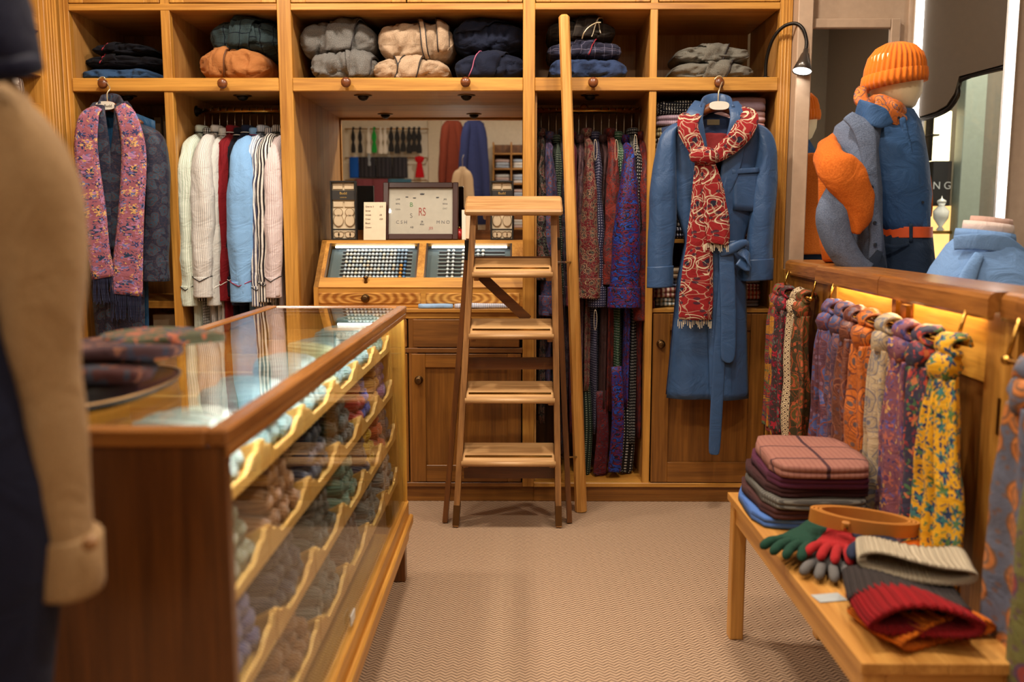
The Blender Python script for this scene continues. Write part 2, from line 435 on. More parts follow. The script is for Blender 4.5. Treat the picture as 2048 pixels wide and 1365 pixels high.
def band(mb, path, wdir, width, thick, n=16, pleat=0.0, pk=7, steps=5, ph=0.0, wob=0.0):
    """flat strip of cloth along path; wdir the width direction, width a number or list"""
    ws = width if isinstance(width, (list, tuple)) else [width] * len(path)
    pp = spline([(*p, w) for p, w in zip(path, ws)], steps); rings = []
    P = [Vector(p[:3]) for p in pp]
    for i, p in enumerate(P):
        d = (P[min(i + 1, len(P) - 1)] - P[max(i - 1, 0)]).normalized()
        wd_ = Vector(wdir) if not callable(wdir) else Vector(wdir(i / (len(P) - 1)))
        wd_ = (wd_ - d * wd_.dot(d)).normalized(); nn = d.cross(wd_)
        c = p + (wd_ * math.sin(i * 1.3 + ph) + nn * math.sin(i * .9 + ph)) * wob
        rings.append(ell(c, wd_, nn, pp[i][3] / 2, thick, n, pleat, pk, ph + i * 0.05, 2.6))
    return mb.loft(rings)
def jitter(mb, amt, scale, seed=0.0):
    for i, p in enumerate(mb.v):
        v = noise.noise_vector(Vector(p) * scale + Vector((seed, seed * 1.7, 0)))
        mb.v[i] = (p[0] + v.x * amt, p[1] + v.y * amt, p[2] + v.z * amt)
    return mb
def text(name, body, size, loc, rot, mat, parent, align='CENTER', ext=0.0003, sx=1.0):
    cu = bpy.data.curves.new(name, 'FONT'); cu.body = body; cu.size = size; cu.align_x = align; cu.align_y = 'CENTER'; cu.extrude = ext
    tmp = bpy.data.objects.new(name + '_t', cu); COL.objects.link(tmp)
    dg = bpy.context.evaluated_depsgraph_get(); me = bpy.data.meshes.new_from_object(tmp.evaluated_get(dg))
    bpy.data.objects.remove(tmp); me.materials.clear(); me.materials.append(mat)
    o = bpy.data.objects.new(name, me); COL.objects.link(o); o.parent = parent
    w = Vector(parent['_w']) if parent is not None and '_w' in parent else Vector((0, 0, 0))
    o.location = Vector(loc) - w; o.rotation_euler = rot; o.scale = (sx, 1, 1)
    o['_w'] = tuple(w); return o
# ================================================================== the room
D, DB = 4.0, 4.54                    # cabinet face, cabinet back
YB = -2.7                            # wall behind the camera
TAUPE = plain('taupe_paint', s2l(186, 158, 132), 0.6)
CREAM = plain('cream_paint', s2l(226, 212, 188), 0.6)
def carpet():
    m, nt, b = new_mat('herringbone_carpet')
    tc = N(nt, 'ShaderNodeTexCoord'); sp = N(nt, 'ShaderNodeSeparateXYZ'); L(nt, tc.outputs['Object'], sp.inputs[0])
    X, Y = sp.outputs[0], sp.outputs[1]
    nz = N(nt, 'ShaderNodeTexNoise', i_Scale=60.0, i_Detail=2.0); L(nt, tc.outputs['Object'], nz.inputs['Vector'])
    yy = math_n(nt, 'ADD', math_n(nt, 'MULTIPLY', Y, 1.0), math_n(nt, 'MULTIPLY', nz.outputs['Fac'], 0.004))
    zig = math_n(nt, 'PINGPONG', X, 0.016)
    v = math_n(nt, 'FRACT', math_n(nt, 'MULTIPLY', math_n(nt, 'ADD', yy, math_n(nt, 'MULTIPLY', zig, 0.9)), 62.0))
    tri = math_n(nt, 'PINGPONG', v, 0.5)
    col = ramp_n(nt, tri, [(0.10, s2l(88, 62, 43)), (0.36, s2l(194, 162, 130))])
    n2 = N(nt, 'ShaderNodeTexNoise', i_Scale=2.5, i_Detail=3.0); L(nt, tc.outputs['Object'], n2.inputs['Vector'])
    col = mix_n(nt, math_n(nt, 'MULTIPLY', n2.outputs['Fac'], 0.25), col, s2l(158, 128, 104))
    L(nt, col, b.inputs['Base Color']); b.inputs['Roughness'].default_value = 0.95
    bp = N(nt, 'ShaderNodeBump', i_Strength=0.5, i_Distance=0.003); L(nt, tri, bp.inputs['Height']); L(nt, bp.outputs[0], b.inputs['Normal'])
    return m
struct('floor', MB().box(-2.5, 2.6, YB, 4.7, -0.06, 0.0), carpet())
struct('ceiling', MB().box(-2.5, 2.6, YB, 4.7, CEIL, CEIL + 0.08), plain('ceiling_paint', s2l(236, 226, 208), 0.7))
struct('wall_back', MB().box(-2.5, 1.7, 4.6, 4.7, 0, CEIL), CREAM)
struct('wall_left', MB().box(-2.5, -2.4, YB, 4.6, 0, CEIL), CREAM)
struct('wall_front', MB().box(-2.5, 2.6, YB - 0.1, YB, 0, CEIL), CREAM)
for i, (x, y) in enumerate(LAMPS):
    t = thing('ceiling_lamp', 'round white recessed ceiling lamp over the shop floor', 'lamp', (x, y, CEIL), 'recessed ceiling lamps')
    MB().lathe([(0.19, 0), (0.20, -0.02), (0.165, -0.05), (0.155, -0.05), (0.15, 0)], (x, y, CEIL), n=24).build('rim', plain('white_enamel', (.8, .78, .74), 0.4), t, smooth=True)

# right side: low partition, window bay beyond it, then a solid wall beside and behind the camera
struct('wall_right', MB().box(1.32, 1.42, YB, 1.1, 0, CEIL), CREAM)
struct('trim_1', MB().box(1.24, 2.55, 1.1, 3.98, 0.0, 0.42), TAUPE)                 # window platform
struct('trim_2', MB().box(1.168, 1.232, 3.93, 4.02, 0.0, CEIL, 0.004), TAUPE)         # pilaster beside the cabinets
struct('wall_display_back', MB().box(1.232, 1.66, 4.0, 4.1, 0.42, CEIL), TAUPE)
# framed mirror on the wall behind the mannequin
t = thing('display_mirror', 'framed wall mirror behind the orange hatted mannequin', 'mirror', (1.44, 3.99, 0.9))
MB().box(1.236, 1.575, 3.985, 3.995, 0.9, 2.09).build('mirror_glass', MIRROR, t)
f = MB(); f.box(1.575, 1.615, 3.97, 4.0, 0.9, 2.13, .004); f.box(1.236, 1.575, 3.97, 4.0, 2.09, 2.13, .004)
f.build('frame', TAUPE, t)
# splayed window A-B with LED-lit corner posts and a dark ogee header board
A, B = Vector((1.70, 4.0, 0)), Vector((1.90, 3.63, 0)); AB = (B - A)
LED = plain('led_strip', (1.0, 0.96, 0.90), 0.4, emit=6.0)
HEAD = plain('dark_stained_board', s2l(72, 60, 46), 0.35)
def post(name, c, w, d):
    m = MB(); m.box(c[0] - w / 2, c[0] + w / 2, c[1] - d / 2, c[1] + d / 2, 0.42, CEIL, .004)
    return struct(name, m, TAUPE)
post('trim_3', (1.70, 4.02), 0.09, 0.06); post('trim_4', (1.945, 3.60), 0.10, 0.06)
for c, w, lab in (((1.70, 3.982), 0.032, 'glowing white vertical light strip behind the mannequin hat'), ((1.868, 3.552), 0.028, 'glowing white vertical light strip at the right window post')):
    t = thing('light_strip', lab, 'light', (c[0], c[1], 0.9))
    MB().box(c[0] - w / 2 - .006, c[0] + w / 2 + .006, c[1], c[1] + .012, 0.9, 2.6).build('channel', plain('white_enamel', (.8, .78, .74), 0.4), t)
    MB().box(c[0] - w / 2, c[0] + w / 2, c[1] - .006, c[1], 0.9, 2.6).build('diffuser', LED, t)
def win_pt(s_, z, o=0.0):
    n_ = Vector((AB.y, -AB.x, 0)).normalized()
    p = A + AB * s_ + n_ * o; return (p.x, p.y, z)
hb = [(0, 2.9), (1, 2.9), (1, 1.885), (0.50, 1.865), (0.46, 1.80), (0.38, 1.755), (0.26, 1.735), (0.12, 1.725), (0, 1.72)]
n_ = Vector((AB.y, -AB.x, 0)).normalized()
t = struct('window_header', MB().poly([win_pt(a, z) for a, z in hb], n_ * -0.03), HEAD)
m = MB(); m.tube([win_pt(a, z - .008, -.02) for a, z in spline(hb[2:], 4)], 0.012, 8); m.build('bead', DARKM, t, local=True, smooth=True)
w1 = struct('window_1', MB().poly([win_pt(0, .42, -.012), win_pt(1, .42, -.012), win_pt(1, 1.9, -.012), win_pt(0, 1.9, -.012)], n_ * -0.005), glass_mat('window_glass'))
# next window leaf towards the camera
struct('window_2', MB().box(2.30, 2.305, 1.1, 3.5, .42, CEIL), glass_mat('window_glass'))
h2 = [(3.5, CEIL), (1.1, CEIL), (1.1, 1.62), (2.2, 1.62), (2.34, 1.64), (2.44, 1.70), (2.5, 1.78), (3.5, 1.80)]
struct('window_header_2', MB().poly([(2.27, a, z) for a, z in h2], (.025, 0, 0)), HEAD)
struct('wall_arcade', MB().box(4.6, 4.7, -2, 8, 0, 4.0), plain('arcade_stone', s2l(186, 180, 160), .7))
struct('ceiling_arcade', MB().box(2.32, 6.0, -2, 9, 3.6, 3.7), plain('arcade_stone', s2l(186, 180, 160), .7))
area_light('arcade_fill_light', (3.3, 5.6, 3.55), 0.8, 70, (1, .95, .86)); area_light('arcade_fill_light', (3.4, 2.4, 3.55), 0.8, 45, (1, .95, .86))  # unseen lamps and housings, added to brighten the arcade beyond the glass
t = thing('arcade_fill_lamp', 'unseen square fill lamp added to brighten the arcade outside the window', 'lamp', (3.3, 5.6, 3.57), 'added arcade fill lamps')
bx('housing', DARKM, t, 2.86, 3.74, 5.16, 6.04, 3.56, 3.598)
t = thing('arcade_fill_lamp', 'unseen square fill lamp added to brighten the arcade outside the window', 'lamp', (3.4, 2.4, 3.57), 'added arcade fill lamps')
bx('housing', DARKM, t, 2.96, 3.84, 1.96, 2.84, 3.56, 3.598)
struct('trim_5', MB().box(2.06, 2.15, 3.46, 3.6, .42, CEIL, .004), DARKM)
struct('wall_bay_end', MB().box(1.42, 2.6, 1.0, 1.1, 0, CEIL), plain('bay_end_paint', s2l(110, 100, 84), .6))
struct('trim_6', MB().box(2.25, 2.6, 3.40, 3.62, .42, CEIL, .004), plain('dark_green_frame', s2l(60, 58, 52), .4))

# ---- the arcade outside
struct('ground_arcade', MB().box(1.7, 9, 0, 12, -0.06, 0.0), plain('stone_paving', s2l(150, 146, 138), 0.6))
SAGE = plain('sage_paint', s2l(150, 156, 138), 0.5)
t = thing('shopfront', 'sage green arcade shopfront seen through the window glass', 'shopfront', (3.2, 6.6, 0))
y = 6.6
def seg(name, mat, px0, px1, py0, py1, yy=y, th=0.12):
    a, c = at(px0, py1, yy), at(px1, py0, yy)
    return MB().box(a.x, c.x, yy, yy + th, a.z, c.z, 0.004).build(name, mat, t)
seg('pilaster', SAGE, 1905, 1990, -60, 620, y - .1)
seg('pilaster', SAGE, 1776, 1862, -60, 620, y - .02)
seg('pilaster', SAGE, 2060, 2140, -60, 620, y - .1)
seg('fascia', plain('dark_bronze_paint', s2l(48, 44, 40), .4), 1862, 1905, 60, 222)
o = seg('lit_window', plain('lit_interior', s2l(255, 232, 184), .5, emit=2.6), 1862, 1905, 222, 322, y + .1)
seg('backing', plain('arcade_shade', s2l(120, 112, 96), .6), 1700, 2200, -100, 700, y + .3)
seg('window_bar', DARKM, 1862, 1870, 222, 322, y - .01); seg('window_bar', DARKM, 1862, 1880, 268, 272, y - .01)
sg = seg('sign_board', BLACK, 1862, 1905, 322, 412)
p = at(1884, 372, y - .002)
text('lettering', 'N G', 0.075, p, (PI / 2, 0, 0), plain('pale_letter', s2l(190, 188, 180), .4), sg)
seg('showcase_glow', plain('amber_interior', s2l(255, 196, 120), .5, emit=1.3), 1862, 1905, 412, 600, y + .1)
seg('showcase_shelf', BRASS, 1862, 1905, 462, 468, y - .02)
v = thing('glass_urn', 'small pale urn in the lit arcade shopfront', 'urn', at(1880, 460, y - .05))
c = at(1880, 462, y - .05)
MB().lathe([(.015, 0), (.03, .005), (.012, .03), (.05, .09), (.055, .14), (.02, .18), (.03, .2)], c, n=14).build('body', plain('pale_glass', s2l(225, 220, 205), .2), v, smooth=True)
MB().lathe([(.032, .2), (.03, .215), (.006, .23), (.001, .25)], c, n=14).build('lid', plain('pale_glass', s2l(225, 220, 205), .2), v, smooth=True)
# ================================================================== wall cabinets (three units)
OZ, OX, OY = wood('oak', 'z'), wood('oak', 'x'), wood('oak', 'y')
DZ, DX = wood('door', 'z'), wood('door', 'x')
PZ, PX_, PY_ = wood('panel', 'z'), wood('panel', 'x'), wood('panel', 'y')
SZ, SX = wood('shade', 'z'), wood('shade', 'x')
TOPZ = 2.86
ZR0, ZR1 = 1.835, 1.892       # shelf rail
ZT0, ZT1 = 2.175, 2.203       # rail under the upper cupboards
FT = 0.035                    # face frame thickness
def knob_wood(parent, x, z, y=D):
    return MB().lathe([(.009, .002), (.008, -.012), (.014, -.02), (.021, -.03), (.022, -.038), (.016, -.046), (.004, -.049), (.0005, -.049)], (x, y, z), 'y', 16).build('knob', wood('knob', 'x'), parent, smooth=True)
def knob_bronze(parent, x, z, y):
    return MB().lathe([(.019, 0), (.019, -.004), (.008, -.006), (.007, -.014), (.015, -.02), (.017, -.026), (.012, -.03), (.006, -.029), (.0005, -.031)], (x, y, z), 'y', 18).build('knob', BRONZE, parent, smooth=True)
def panel_door(parent, x0, x1, z0, z1, y=D - .004, knob=None, st=.062, name='door', mats=None):
    mz, mx = mats or (DZ, DX)
    d = MB().box(x0 + st - .004, x1 - st + .004, y + .012, y + .02, z0 + st - .004, z1 - st + .004).build(name, mz, parent)
    bx('stile', mz, d, x0, x0 + st, y, y + .022, z0, z1, .002); bx('stile', mz, d, x1 - st, x1, y, y + .022, z0, z1, .002)
    bx('rail', mx, d, x0 + st, x1 - st, y, y + .022, z1 - st, z1, .002); bx('rail', mx, d, x0 + st, x1 - st, y, y + .022, z0, z0 + st * 1.25, .002)
    if knob: knob_bronze(d, *knob, y)
    return d
def downlight(parent, x, y, z):
    d = MB().lathe([(.04, .001), (.042, -.002), (.03, -.006), (.026, -.004), (.026, .001)], (x, y, z), 'z', 20).build('downlight', BRONZE, parent, smooth=True)
    MB().lathe([(.026, 0), (.024, -.012), (.017, -.02), (.008, -.024), (.0005, -.025)], (x, y, z), 'z', 16).build('eyeball', DARKM, d, smooth=True)
    return d
def stile(parent, x0, x1, z0=0.072, z1=TOPZ, reed=False):
    o = bx('stile', OZ, parent, x0, x1, D, D + FT, z0, z1, .002)
    if reed:
        for k in range(3):
            xx = x0 + (x1 - x0) * (.25 + .25 * k)
            MB().tube([(xx, D - .001, z0 + .02), (xx, D - .001, z1 - .02)], .0035, 6).build('reed', OZ, o, smooth=True)
    return o
def rails(u, x0, x1):
    bx('shelf_rail', OX, u, x0, x1, D - .006, D + FT, ZR0, ZR1, .003)
    bx('upper_rail', OX, u, x0, x1, D - .002, D + FT, ZT0, ZT1, .002)
    px0, px1 = {-1.942: (-2.02, -1.045), -.985: (-1.045, .064), .064: (.064, 1.165)}[x0]
    bx('plinth', DX, u, px0, px1, D + .012, D + .04, 0, .072, .002)
    bx('bottom_rail', OX if x0 > -.2 else SX, u, x0, x1, D - .004, D + FT, .072, .092, .002)
    bx('cornice', OX, u, x0, x1, D - .05, D + FT, TOPZ, CEIL - .002, .01)
def upper(u, x0, x1, n=1):
    w = (x1 - x0) / n
    for i in range(n): panel_door(u, x0 + w * i + .003, x0 + w * (i + 1) - .003, ZT1 + .003, TOPZ - .005, name='upper_door', mats=(OZ, OX))
def bay(u, x0, x1, back=True, y0=D + FT):
    """shelf compartment above the rail and its floor, soffit, sides"""
    bx('shelf_board', PX_, u, x0, x1, y0, DB, ZR0 + .012, ZR1 - .004, 0)
    bx('top_board', PX_, u, x0, x1, y0, DB, ZT0 + .004, ZT1 - .004, 0)
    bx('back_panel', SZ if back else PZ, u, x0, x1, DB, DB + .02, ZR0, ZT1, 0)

# -------- unit 1: wardrobe with the robe and the shirts
u1 = thing('wardrobe_cabinet', 'oak wardrobe cabinet holding the pyjama shirts and pink scarfed robe', 'cabinet', (-1.5, D, 0))
stile(u1, -2.02, -1.942, reed=True); stile(u1, -1.547, -1.508)
rails(u1, -1.942, -1.045)
upper(u1, -1.942, -1.547); upper(u1, -1.508, -1.045)
for x0, x1 in ((-1.942, -1.5275), (-1.5275, -1.045)):
    bay(u1, x0, x1)
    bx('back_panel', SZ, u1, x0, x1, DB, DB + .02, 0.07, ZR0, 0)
    bx('floor_board', PX_, u1, x0, x1, D + FT, DB, .07, .09, 0)
bx('side_panel', PZ, u1, -1.962, -1.942, D + FT, DB, .07, TOPZ, 0)
bx('divider_panel', PZ, u1, -1.538, -1.517, D + FT, DB, .07, TOPZ, 0)
bx('shelf_board', OX, u1, -1.942, -1.538, D + .06, DB, .885, .918, .002)
knob_wood(u1, at(213, 172, D).x, 1.864); knob_wood(u1, at(450, 168, D).x, 1.864)
downlight(u1, at(255, 193, 4.2).x, 4.2, ZR0 + .012); downlight(u1, at(485, 190, 4.2).x, 4.2, ZR0 + .012)
RAILZ = 1.79; RAILY = 4.30
r = MB().tube([(-1.517, RAILY, RAILZ), (-1.045, RAILY, RAILZ)], .0125, 12).build('hanging_rail', BRASS, u1, smooth=True)
MB().lathe([(.025, 0), (.025, .006), (.015, .008), (.015, .02)], (-1.517, RAILY, RAILZ), 'x', 14).build('rail_socket', DARKM, r, smooth=True)

# -------- unit 2: desk with slope-top cufflink case and mirror
u2 = thing('desk_cabinet', 'oak desk cabinet with mirror back and sloping cufflink case', 'cabinet', (-.48, D, 0))
stile(u2, -1.045, -.985); stile(u2, .012, .064)
rails(u2, -.985, .012); upper(u2, -.985, .012, 2)
bx('shelf_board', PX_, u2, -1.0, .03, D + FT, DB, ZR0 + .012, ZR1 - .004, 0)
bx('top_board', PX_, u2, -1.0, .03, D + FT, DB, ZT0 + .004, ZT1 - .004, 0)
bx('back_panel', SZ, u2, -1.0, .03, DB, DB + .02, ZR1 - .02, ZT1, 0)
bx('side_panel', PZ, u2, -1.035, -.992, D + FT, DB + .01, .07, TOPZ, 0); bx('side_panel', PZ, u2, .019, .055, D + FT, DB + .01, .07, TOPZ, 0)
MB().box(-.992, .019, DB, DB + .006, 1.19, ZR0 + .012).build('mirror', MIRROR, u2)
knob_wood(u2, at(695, 163, D).x, 1.868); knob_wood(u2, at(932, 163, D).x, 1.868)
downlight(u2, at(724, 187, 4.17).x, 4.2, ZR0 + .012); downlight(u2, at(932, 187, 4.17).x, 4.2, ZR0 + .012)
# worktop, drawer row, lower doors
bx('worktop', OX, u2, -.985, .012, D - .012, DB, .872, .89, .003)
bx('drawer_rail', OX, u2, -.985, .012, D - .002, D + FT, .845, .872, .002)
bx('stile', SZ, u2, -.50, -.46, D, D + FT, .09, .872, .002)
bx('mid_rail', SX, u2, -.985, .012, D - .002, D + FT, .69, .712, .002)
for x0, x1 in ((-.98, -.50), (-.485, .004)):
    bx('drawer_front', wood('shade', 'x'), u2, x0 + .006, x1 - .006, D - .003, D + .018, .716, .842, .003)
panel_door(u2, -.98, -.505, .096, .686, knob=(-.55, .575)); panel_door(u2, -.487, .006, .096, .686, knob=(at(838, 760, D).x, at(838, 760, D).z))
# slope-top case
CX0, CX1, CY0, CY1, CZ0, CZ1, CZ2 = -.93, .019, 4.045, 4.25, .892, .982, 1.19
bx('case_front', OX, u2, CX0, CX1, CY0 + .004, CY0 + .03, CZ0, CZ1, .002)
xm = (CX0 + CX1) / 2 + .02
for x0, x1, kx in ((CX0 + .02, xm - .012, at(731, 590, CY0).x), (xm + .012, CX1 - .02, None)):
    dr = bx('case_drawer', wood('figured', 'x'), u2, x0, x1, CY0 - .001, CY0 + .006, CZ0 + .016, CZ1 - .026, .002)
    if kx is not None: knob_bronze(dr, kx, (CZ0 + CZ1) / 2 - .005, CY0)
MB().poly([(CX0, CY0, CZ0), (CX0, CY0, CZ1), (CX0, CY1, CZ2), (CX0, DB, CZ2), (CX0, DB, CZ0)], (.022, 0, 0)).build('case_side', OZ, u2)
bx('case_ledge', OX, u2, CX0, CX1, CY1 - .004, DB, CZ2 - .018, CZ2, .002)
MB().bar((CX0 + .006, CY0 + .42, CZ2 + .022), (CX1, CY0 + .42, CZ2 + .022), .02, .05).build('back_ledge', wood('brown', 'x'), u2)
sl = Vector((0, CY1 - CY0, CZ2 - CZ1)); sn = Vector((0, -(CZ2 - CZ1), CY1 - CY0)).normalized()
def slope(x, t_, o=0.0):
    p = Vector((x, CY0, CZ1)) + sl * t_ + sn * o; return tuple(p)
def slope_box(name, mat, par, x0, x1, t0, t1, o0, o1):
    vs = [slope(x, t_, o) for o in (o0, o1) for t_ in (t0, t1) for x in (x0, x1)]
    return MB().add(vs, [(0, 2, 3, 1), (4, 5, 7, 6), (0, 1, 5, 4), (2, 6, 7, 3), (0, 4, 6, 2), (1, 3, 7, 5)]).build(name, mat, par)
slope_box('slope_frame_rail', OX, u2, CX0, CX1, 0, .2, -.02, 0); slope_box('slope_frame_rail', OX, u2, CX0, CX1, .93, 1.0, -.02, 0)
wins = []
gx = [(at(652, 515, 4.12).x, at(832, 515, 4.12).x), (at(850, 515, 4.12).x, at(1022, 515, 4.15).x)]
for a, b_ in ((CX0, gx[0][0]), (gx[0][1], gx[1][0]), (gx[1][1], CX1)): slope_box('slope_frame_stile', OZ, u2, a, b_, .2, .93, -.02, 0)
SLATE = plain('slate_felt', s2l(92, 104, 106), 0.8); CARDB = plain('black_felt', s2l(28, 26, 28), 0.9)
LEDC = plain('cool_led', (0.86, 0.93, 1.0), .4, emit=5.0)
kb = MB().lathe([(.009, 0), (.006, .012), (.011, .018), (.012, .026), (.0005, .03)], slope(at(731, 552, 4.06).x, .1), 'z', 14).build('lock_knob', BRONZE, u2, smooth=True)
for wi, (x0, x1) in enumerate(gx):
    trayo = slope_box('case_tray', SLATE, u2, x0, x1, .2, .93, -.05, -.04)
    slope_box('light_tube', LEDC, trayo, x0 + .02, x1 - .02, .89, .92, -.02, -.014)
    rows = 8
    for r_ in range(rows):
        t0 = .30 + .56 * r_ / (rows - 1)
        slope_box('slot', CARDB, trayo, x0 + .055, x1 - .03, t0 - .026, t0 + .012, -.0398, -.0385)
        slope_box('slot_lip', plain('grey_card', s2l(170, 174, 172), .6), trayo, x0 + .05, x1 - .03, t0 + .012, t0 + .02, -.0398, -.037)
    slope_box('glass_pane', GLASS, u2, x0 - .004, x1 + .004, .195, .935, -.006, -.002)
    slope_box('pane_edge', STEEL, u2, x0 - .004, x0 + .004, .2, .93, -.001, .001); slope_box('pane_edge', STEEL, u2, x1 - .004, x1 + .004, .2, .93, -.001, .001)
# cufflinks: one thing each, silk knots and enamel discs in rows
proto = None
CLC = [s2l(216, 222, 226), s2l(190, 204, 216), s2l(232, 228, 214), s2l(150, 170, 190), s2l(206, 190, 170)]
cl_protos = []
for ci, c_ in enumerate(CLC + [s2l(214, 150, 70), s2l(86, 130, 180)]):
    o = MB().lathe([(.0005, .009), (.006, .008), (.0085, .004), (.0085, .001), (.004, -.001), (.003, -.006), (.0005, -.006)], n=10)
    me = o.build('cufflink', plain('cufflink_enamel_%d' % ci, c_, .25, .3), smooth=True); cl_protos.append(me)
col_names = ['silvery', 'pale blue', 'ivory', 'steel blue', 'pale brown', 'amber', 'bright blue']
uses = [0] * 7
ang = math.atan2(CZ2 - CZ1, CY1 - CY0)
for wi, (x0, x1) in enumerate(gx):
    ncol = 17
    for r_ in range(8):
        for c_ in range(ncol):
            if wi == 1 and c_ not in (3, 4, 6, 7, 9, 10): continue
            f = (c_ + .5) / ncol
            if wi == 0: k = 5 if (c_ == 15 and r_ < 4) else (6 if c_ == 16 and r_ < 5 else (3 if c_ > 13 else R.choice([0, 0, 0, 2, 1] if r_ > 3 else [0, 2, 4, 0, 1])))
            else: k = R.choice([0, 0, 2])
            t0 = .30 + .56 * r_ / 7 + .002
            o = cl_protos[k] if uses[k] == 0 else dup(cl_protos[k])
            uses[k] += 1
            xx = x0 + .07 + (x1 - x0 - .12) * f
            if wi == 1: xx = x0 + .03 + (x1 - x0) * (c_ / 17)
            o.location = slope(xx, t0, -.032); o.rotation_euler = (ang, 0, 0)
            tag(o, '%s round cufflink in the %s glazed slope case, %s row' % (col_names[k], 'left' if wi == 0 else 'right', ['front', 'second', 'third', 'fourth', 'fifth', 'sixth', 'seventh', 'rear'][r_]), 'cufflink', 'cufflinks in the slope case')

# -------- unit 3: dressing gown wardrobe and shirt shelves
u3 = thing('gown_cabinet', 'oak cabinet with hanging dressing gowns beside shirt shelves and a door', 'cabinet', (.6, D, 0))
stile(u3, .558, .59); stile(u3, 1.11, 1.165, reed=True)
rails(u3, .064, 1.11); upper(u3, .064, .558); upper(u3, .59, 1.11)
for x0, x1 in ((.066, .574), (.574, 1.108)): bay(u3, x0, x1, False)
bx('divider_panel', PZ, u3, .564, .584, D + FT, DB, .07, TOPZ, 0); bx('side_panel', PZ, u3, 1.12, 1.14, D + FT, DB, .07, TOPZ, 0)
bx('side_panel', PZ, u3, .066, .074, D + FT, DB, .07, ZR0, 0)
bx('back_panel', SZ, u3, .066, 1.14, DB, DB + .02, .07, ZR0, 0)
bx('floor_board', OX, u3, .066, .564, D + FT, DB, .07, .094, 0)
knob_wood(u3, at(1185, 163, D).x, 1.866); knob_wood(u3, at(1435, 167, D).x, 1.864)
downlight(u3, at(1180, 190, 4.2).x, 4.2, ZR0 + .012); downlight(u3, at(1418, 192, 4.2).x, 4.2, ZR0 + .012)
r = MB().tube([(.066, RAILY, RAILZ), (.564, RAILY, RAILZ)], .0125, 12).build('hanging_rail', BRASS, u3, smooth=True)
MB().lathe([(.02, 0), (.02, .012), (.012, .02)], (.3, RAILY + .02, ZR0 - .03), 'y', 14).build('rail_boss', BRASS, r, smooth=True)
bx('shelf_board', OX, u3, .584, 1.12, D + .01, DB, .872, .89, .002)
for z in (1.18, 1.50): bx('shelf_board', OX, u3, .584, 1.12, D + .06, DB, z, z + .018, .002)
panel_door(u3, .596, 1.104, .096, .868, knob=(at(1321, 688, D).x, at(1321, 688, D).z), st=.075)
# ================================================================== step ladder with grab pole
LW, TW = wood('ladder', 'z'), wood('tread', 'x')
lad = thing('step_ladder', 'worn wooden step ladder folded upright with a tall pole attached', 'ladder', (-.05, 3.68, 0))
FY = 3.67
def lp(px, py, y): return at(px, py, y)
fl0, fl1 = atz(912, 1052, 0), at(948, 420, 3.70); fr0, fr1 = atz(1117, 1053, 0), at(1107, 420, 3.70)
fl0.z = fr0.z = .004
for a, b_ in ((fl0, fl1), (fr0, fr1)):
    st = MB().bar(a, b_, .024, .062, (0, 1, 0)).build('front_stile', LW, lad)
    s_ = MB().bar(a + (b_ - a) * .005, a + (b_ - a) * .07, .027, .064, (0, 1, 0)).build('shoe', BRONZE, st)
for py0, py1, hw in ((882, 920, 0), (762, 795, 0), (640, 668, 0), (517, 545, 0)):
    zc = at(1015, py1, 3.64).z + .022
    f = (zc - 0) / (fl1.z)
    x0 = fl0.x + (fl1.x - fl0.x) * f + .013; x1 = fr0.x + (fr1.x - fr0.x) * f - .013
    yc = fl0.y + (fl1.y - fl0.y) * f
    q = Matrix.Translation((0, yc, zc)) @ Matrix.Rotation(math.radians(24), 4, 'X')
    mb = MB(); mb.M = q; mb.box(x0, x1, -.075, .055, -.012, .012, .005); tr = mb.build('tread', TW, lad)
    mb = MB(); mb.M = q; mb.box(x0 + .01, x1 - .01, -.05, -.036, .0118, .0135); mb.build('grip_strip', BRASS, tr)
    mb = MB(); mb.M = q; mb.tube([(x0 - .004, -.076, -.001), (x1 + .004, -.076, -.001)], .0115, 10); mb.build('nosing', TW, tr, smooth=True)
    for x in (x0, x1 - .022):
        mb = MB(); mb.M = q; mb.box(x, x + .022, -.055, .02, -.04, -.012, .002); mb.build('cleat', LW, tr)
zc = at(1027, 408, 3.66).z - .004
q = Matrix.Translation((0, 3.69, zc)) @ Matrix.Rotation(math.radians(24), 4, 'X')
mb = MB(); mb.M = q; mb.box(at(930, 408, 3.66).x, at(1125, 408, 3.66).x, -.085, .07, -.013, .013, .007); mb.build('top_tread', TW, lad)
for s_, (bx_, by) in ((0, (890, 1047)), (1, (1139, 1048))):
    b0 = atz(bx_, by, 0); b0.y = 3.715; b0.z = .004
    b1 = at((938, 1112)[s_], (478, 430)[s_], 3.775)
    MB().bar(b0, b1, .022, .045, (0, 1, 0)).build('rear_leg', wood('brown', 'z'), lad)
for py, y in ((525, 3.765), (727, 3.75), (945, 3.735)):
    a, b_ = at(928 if py > 600 else 940, py, y), at(1122 if py > 600 else 1110, py, y)
    MB().bar(a, b_, .018, .05).build('rear_brace', wood('brown', 'x'), lad)
MB().bar(at(958, 548, 3.75), at(1056, 640, 3.75), .014, .04).build('diagonal_brace', wood('brown', 'x'), lad)
p0, p1 = at(1162, 1014, 3.86), at(1128, 30, 3.9); p0.z = .004
pl = MB().tube([p0, p0 + (p1 - p0) * .5, p1 - (p1 - p0) * .004, p1], [.0265, .025, .023, .015], 8).build('pole', wood('pole', 'z'), lad)
for py in (525, 915):
    f = (at(1150, py, 3.86).z - p0.z) / (p1.z - p0.z); pp = p0 + (p1 - p0) * f
    q0 = at(1112, py, 3.70)
    rod = MB().tube([q0, pp], .004, 8).build('tie_rod', STEEL, lad, smooth=True)
    MB().lathe([(.009, -.003), (.009, .005), (.004, .006)], q0, 'x', 8).build('bolt', STEEL, rod)
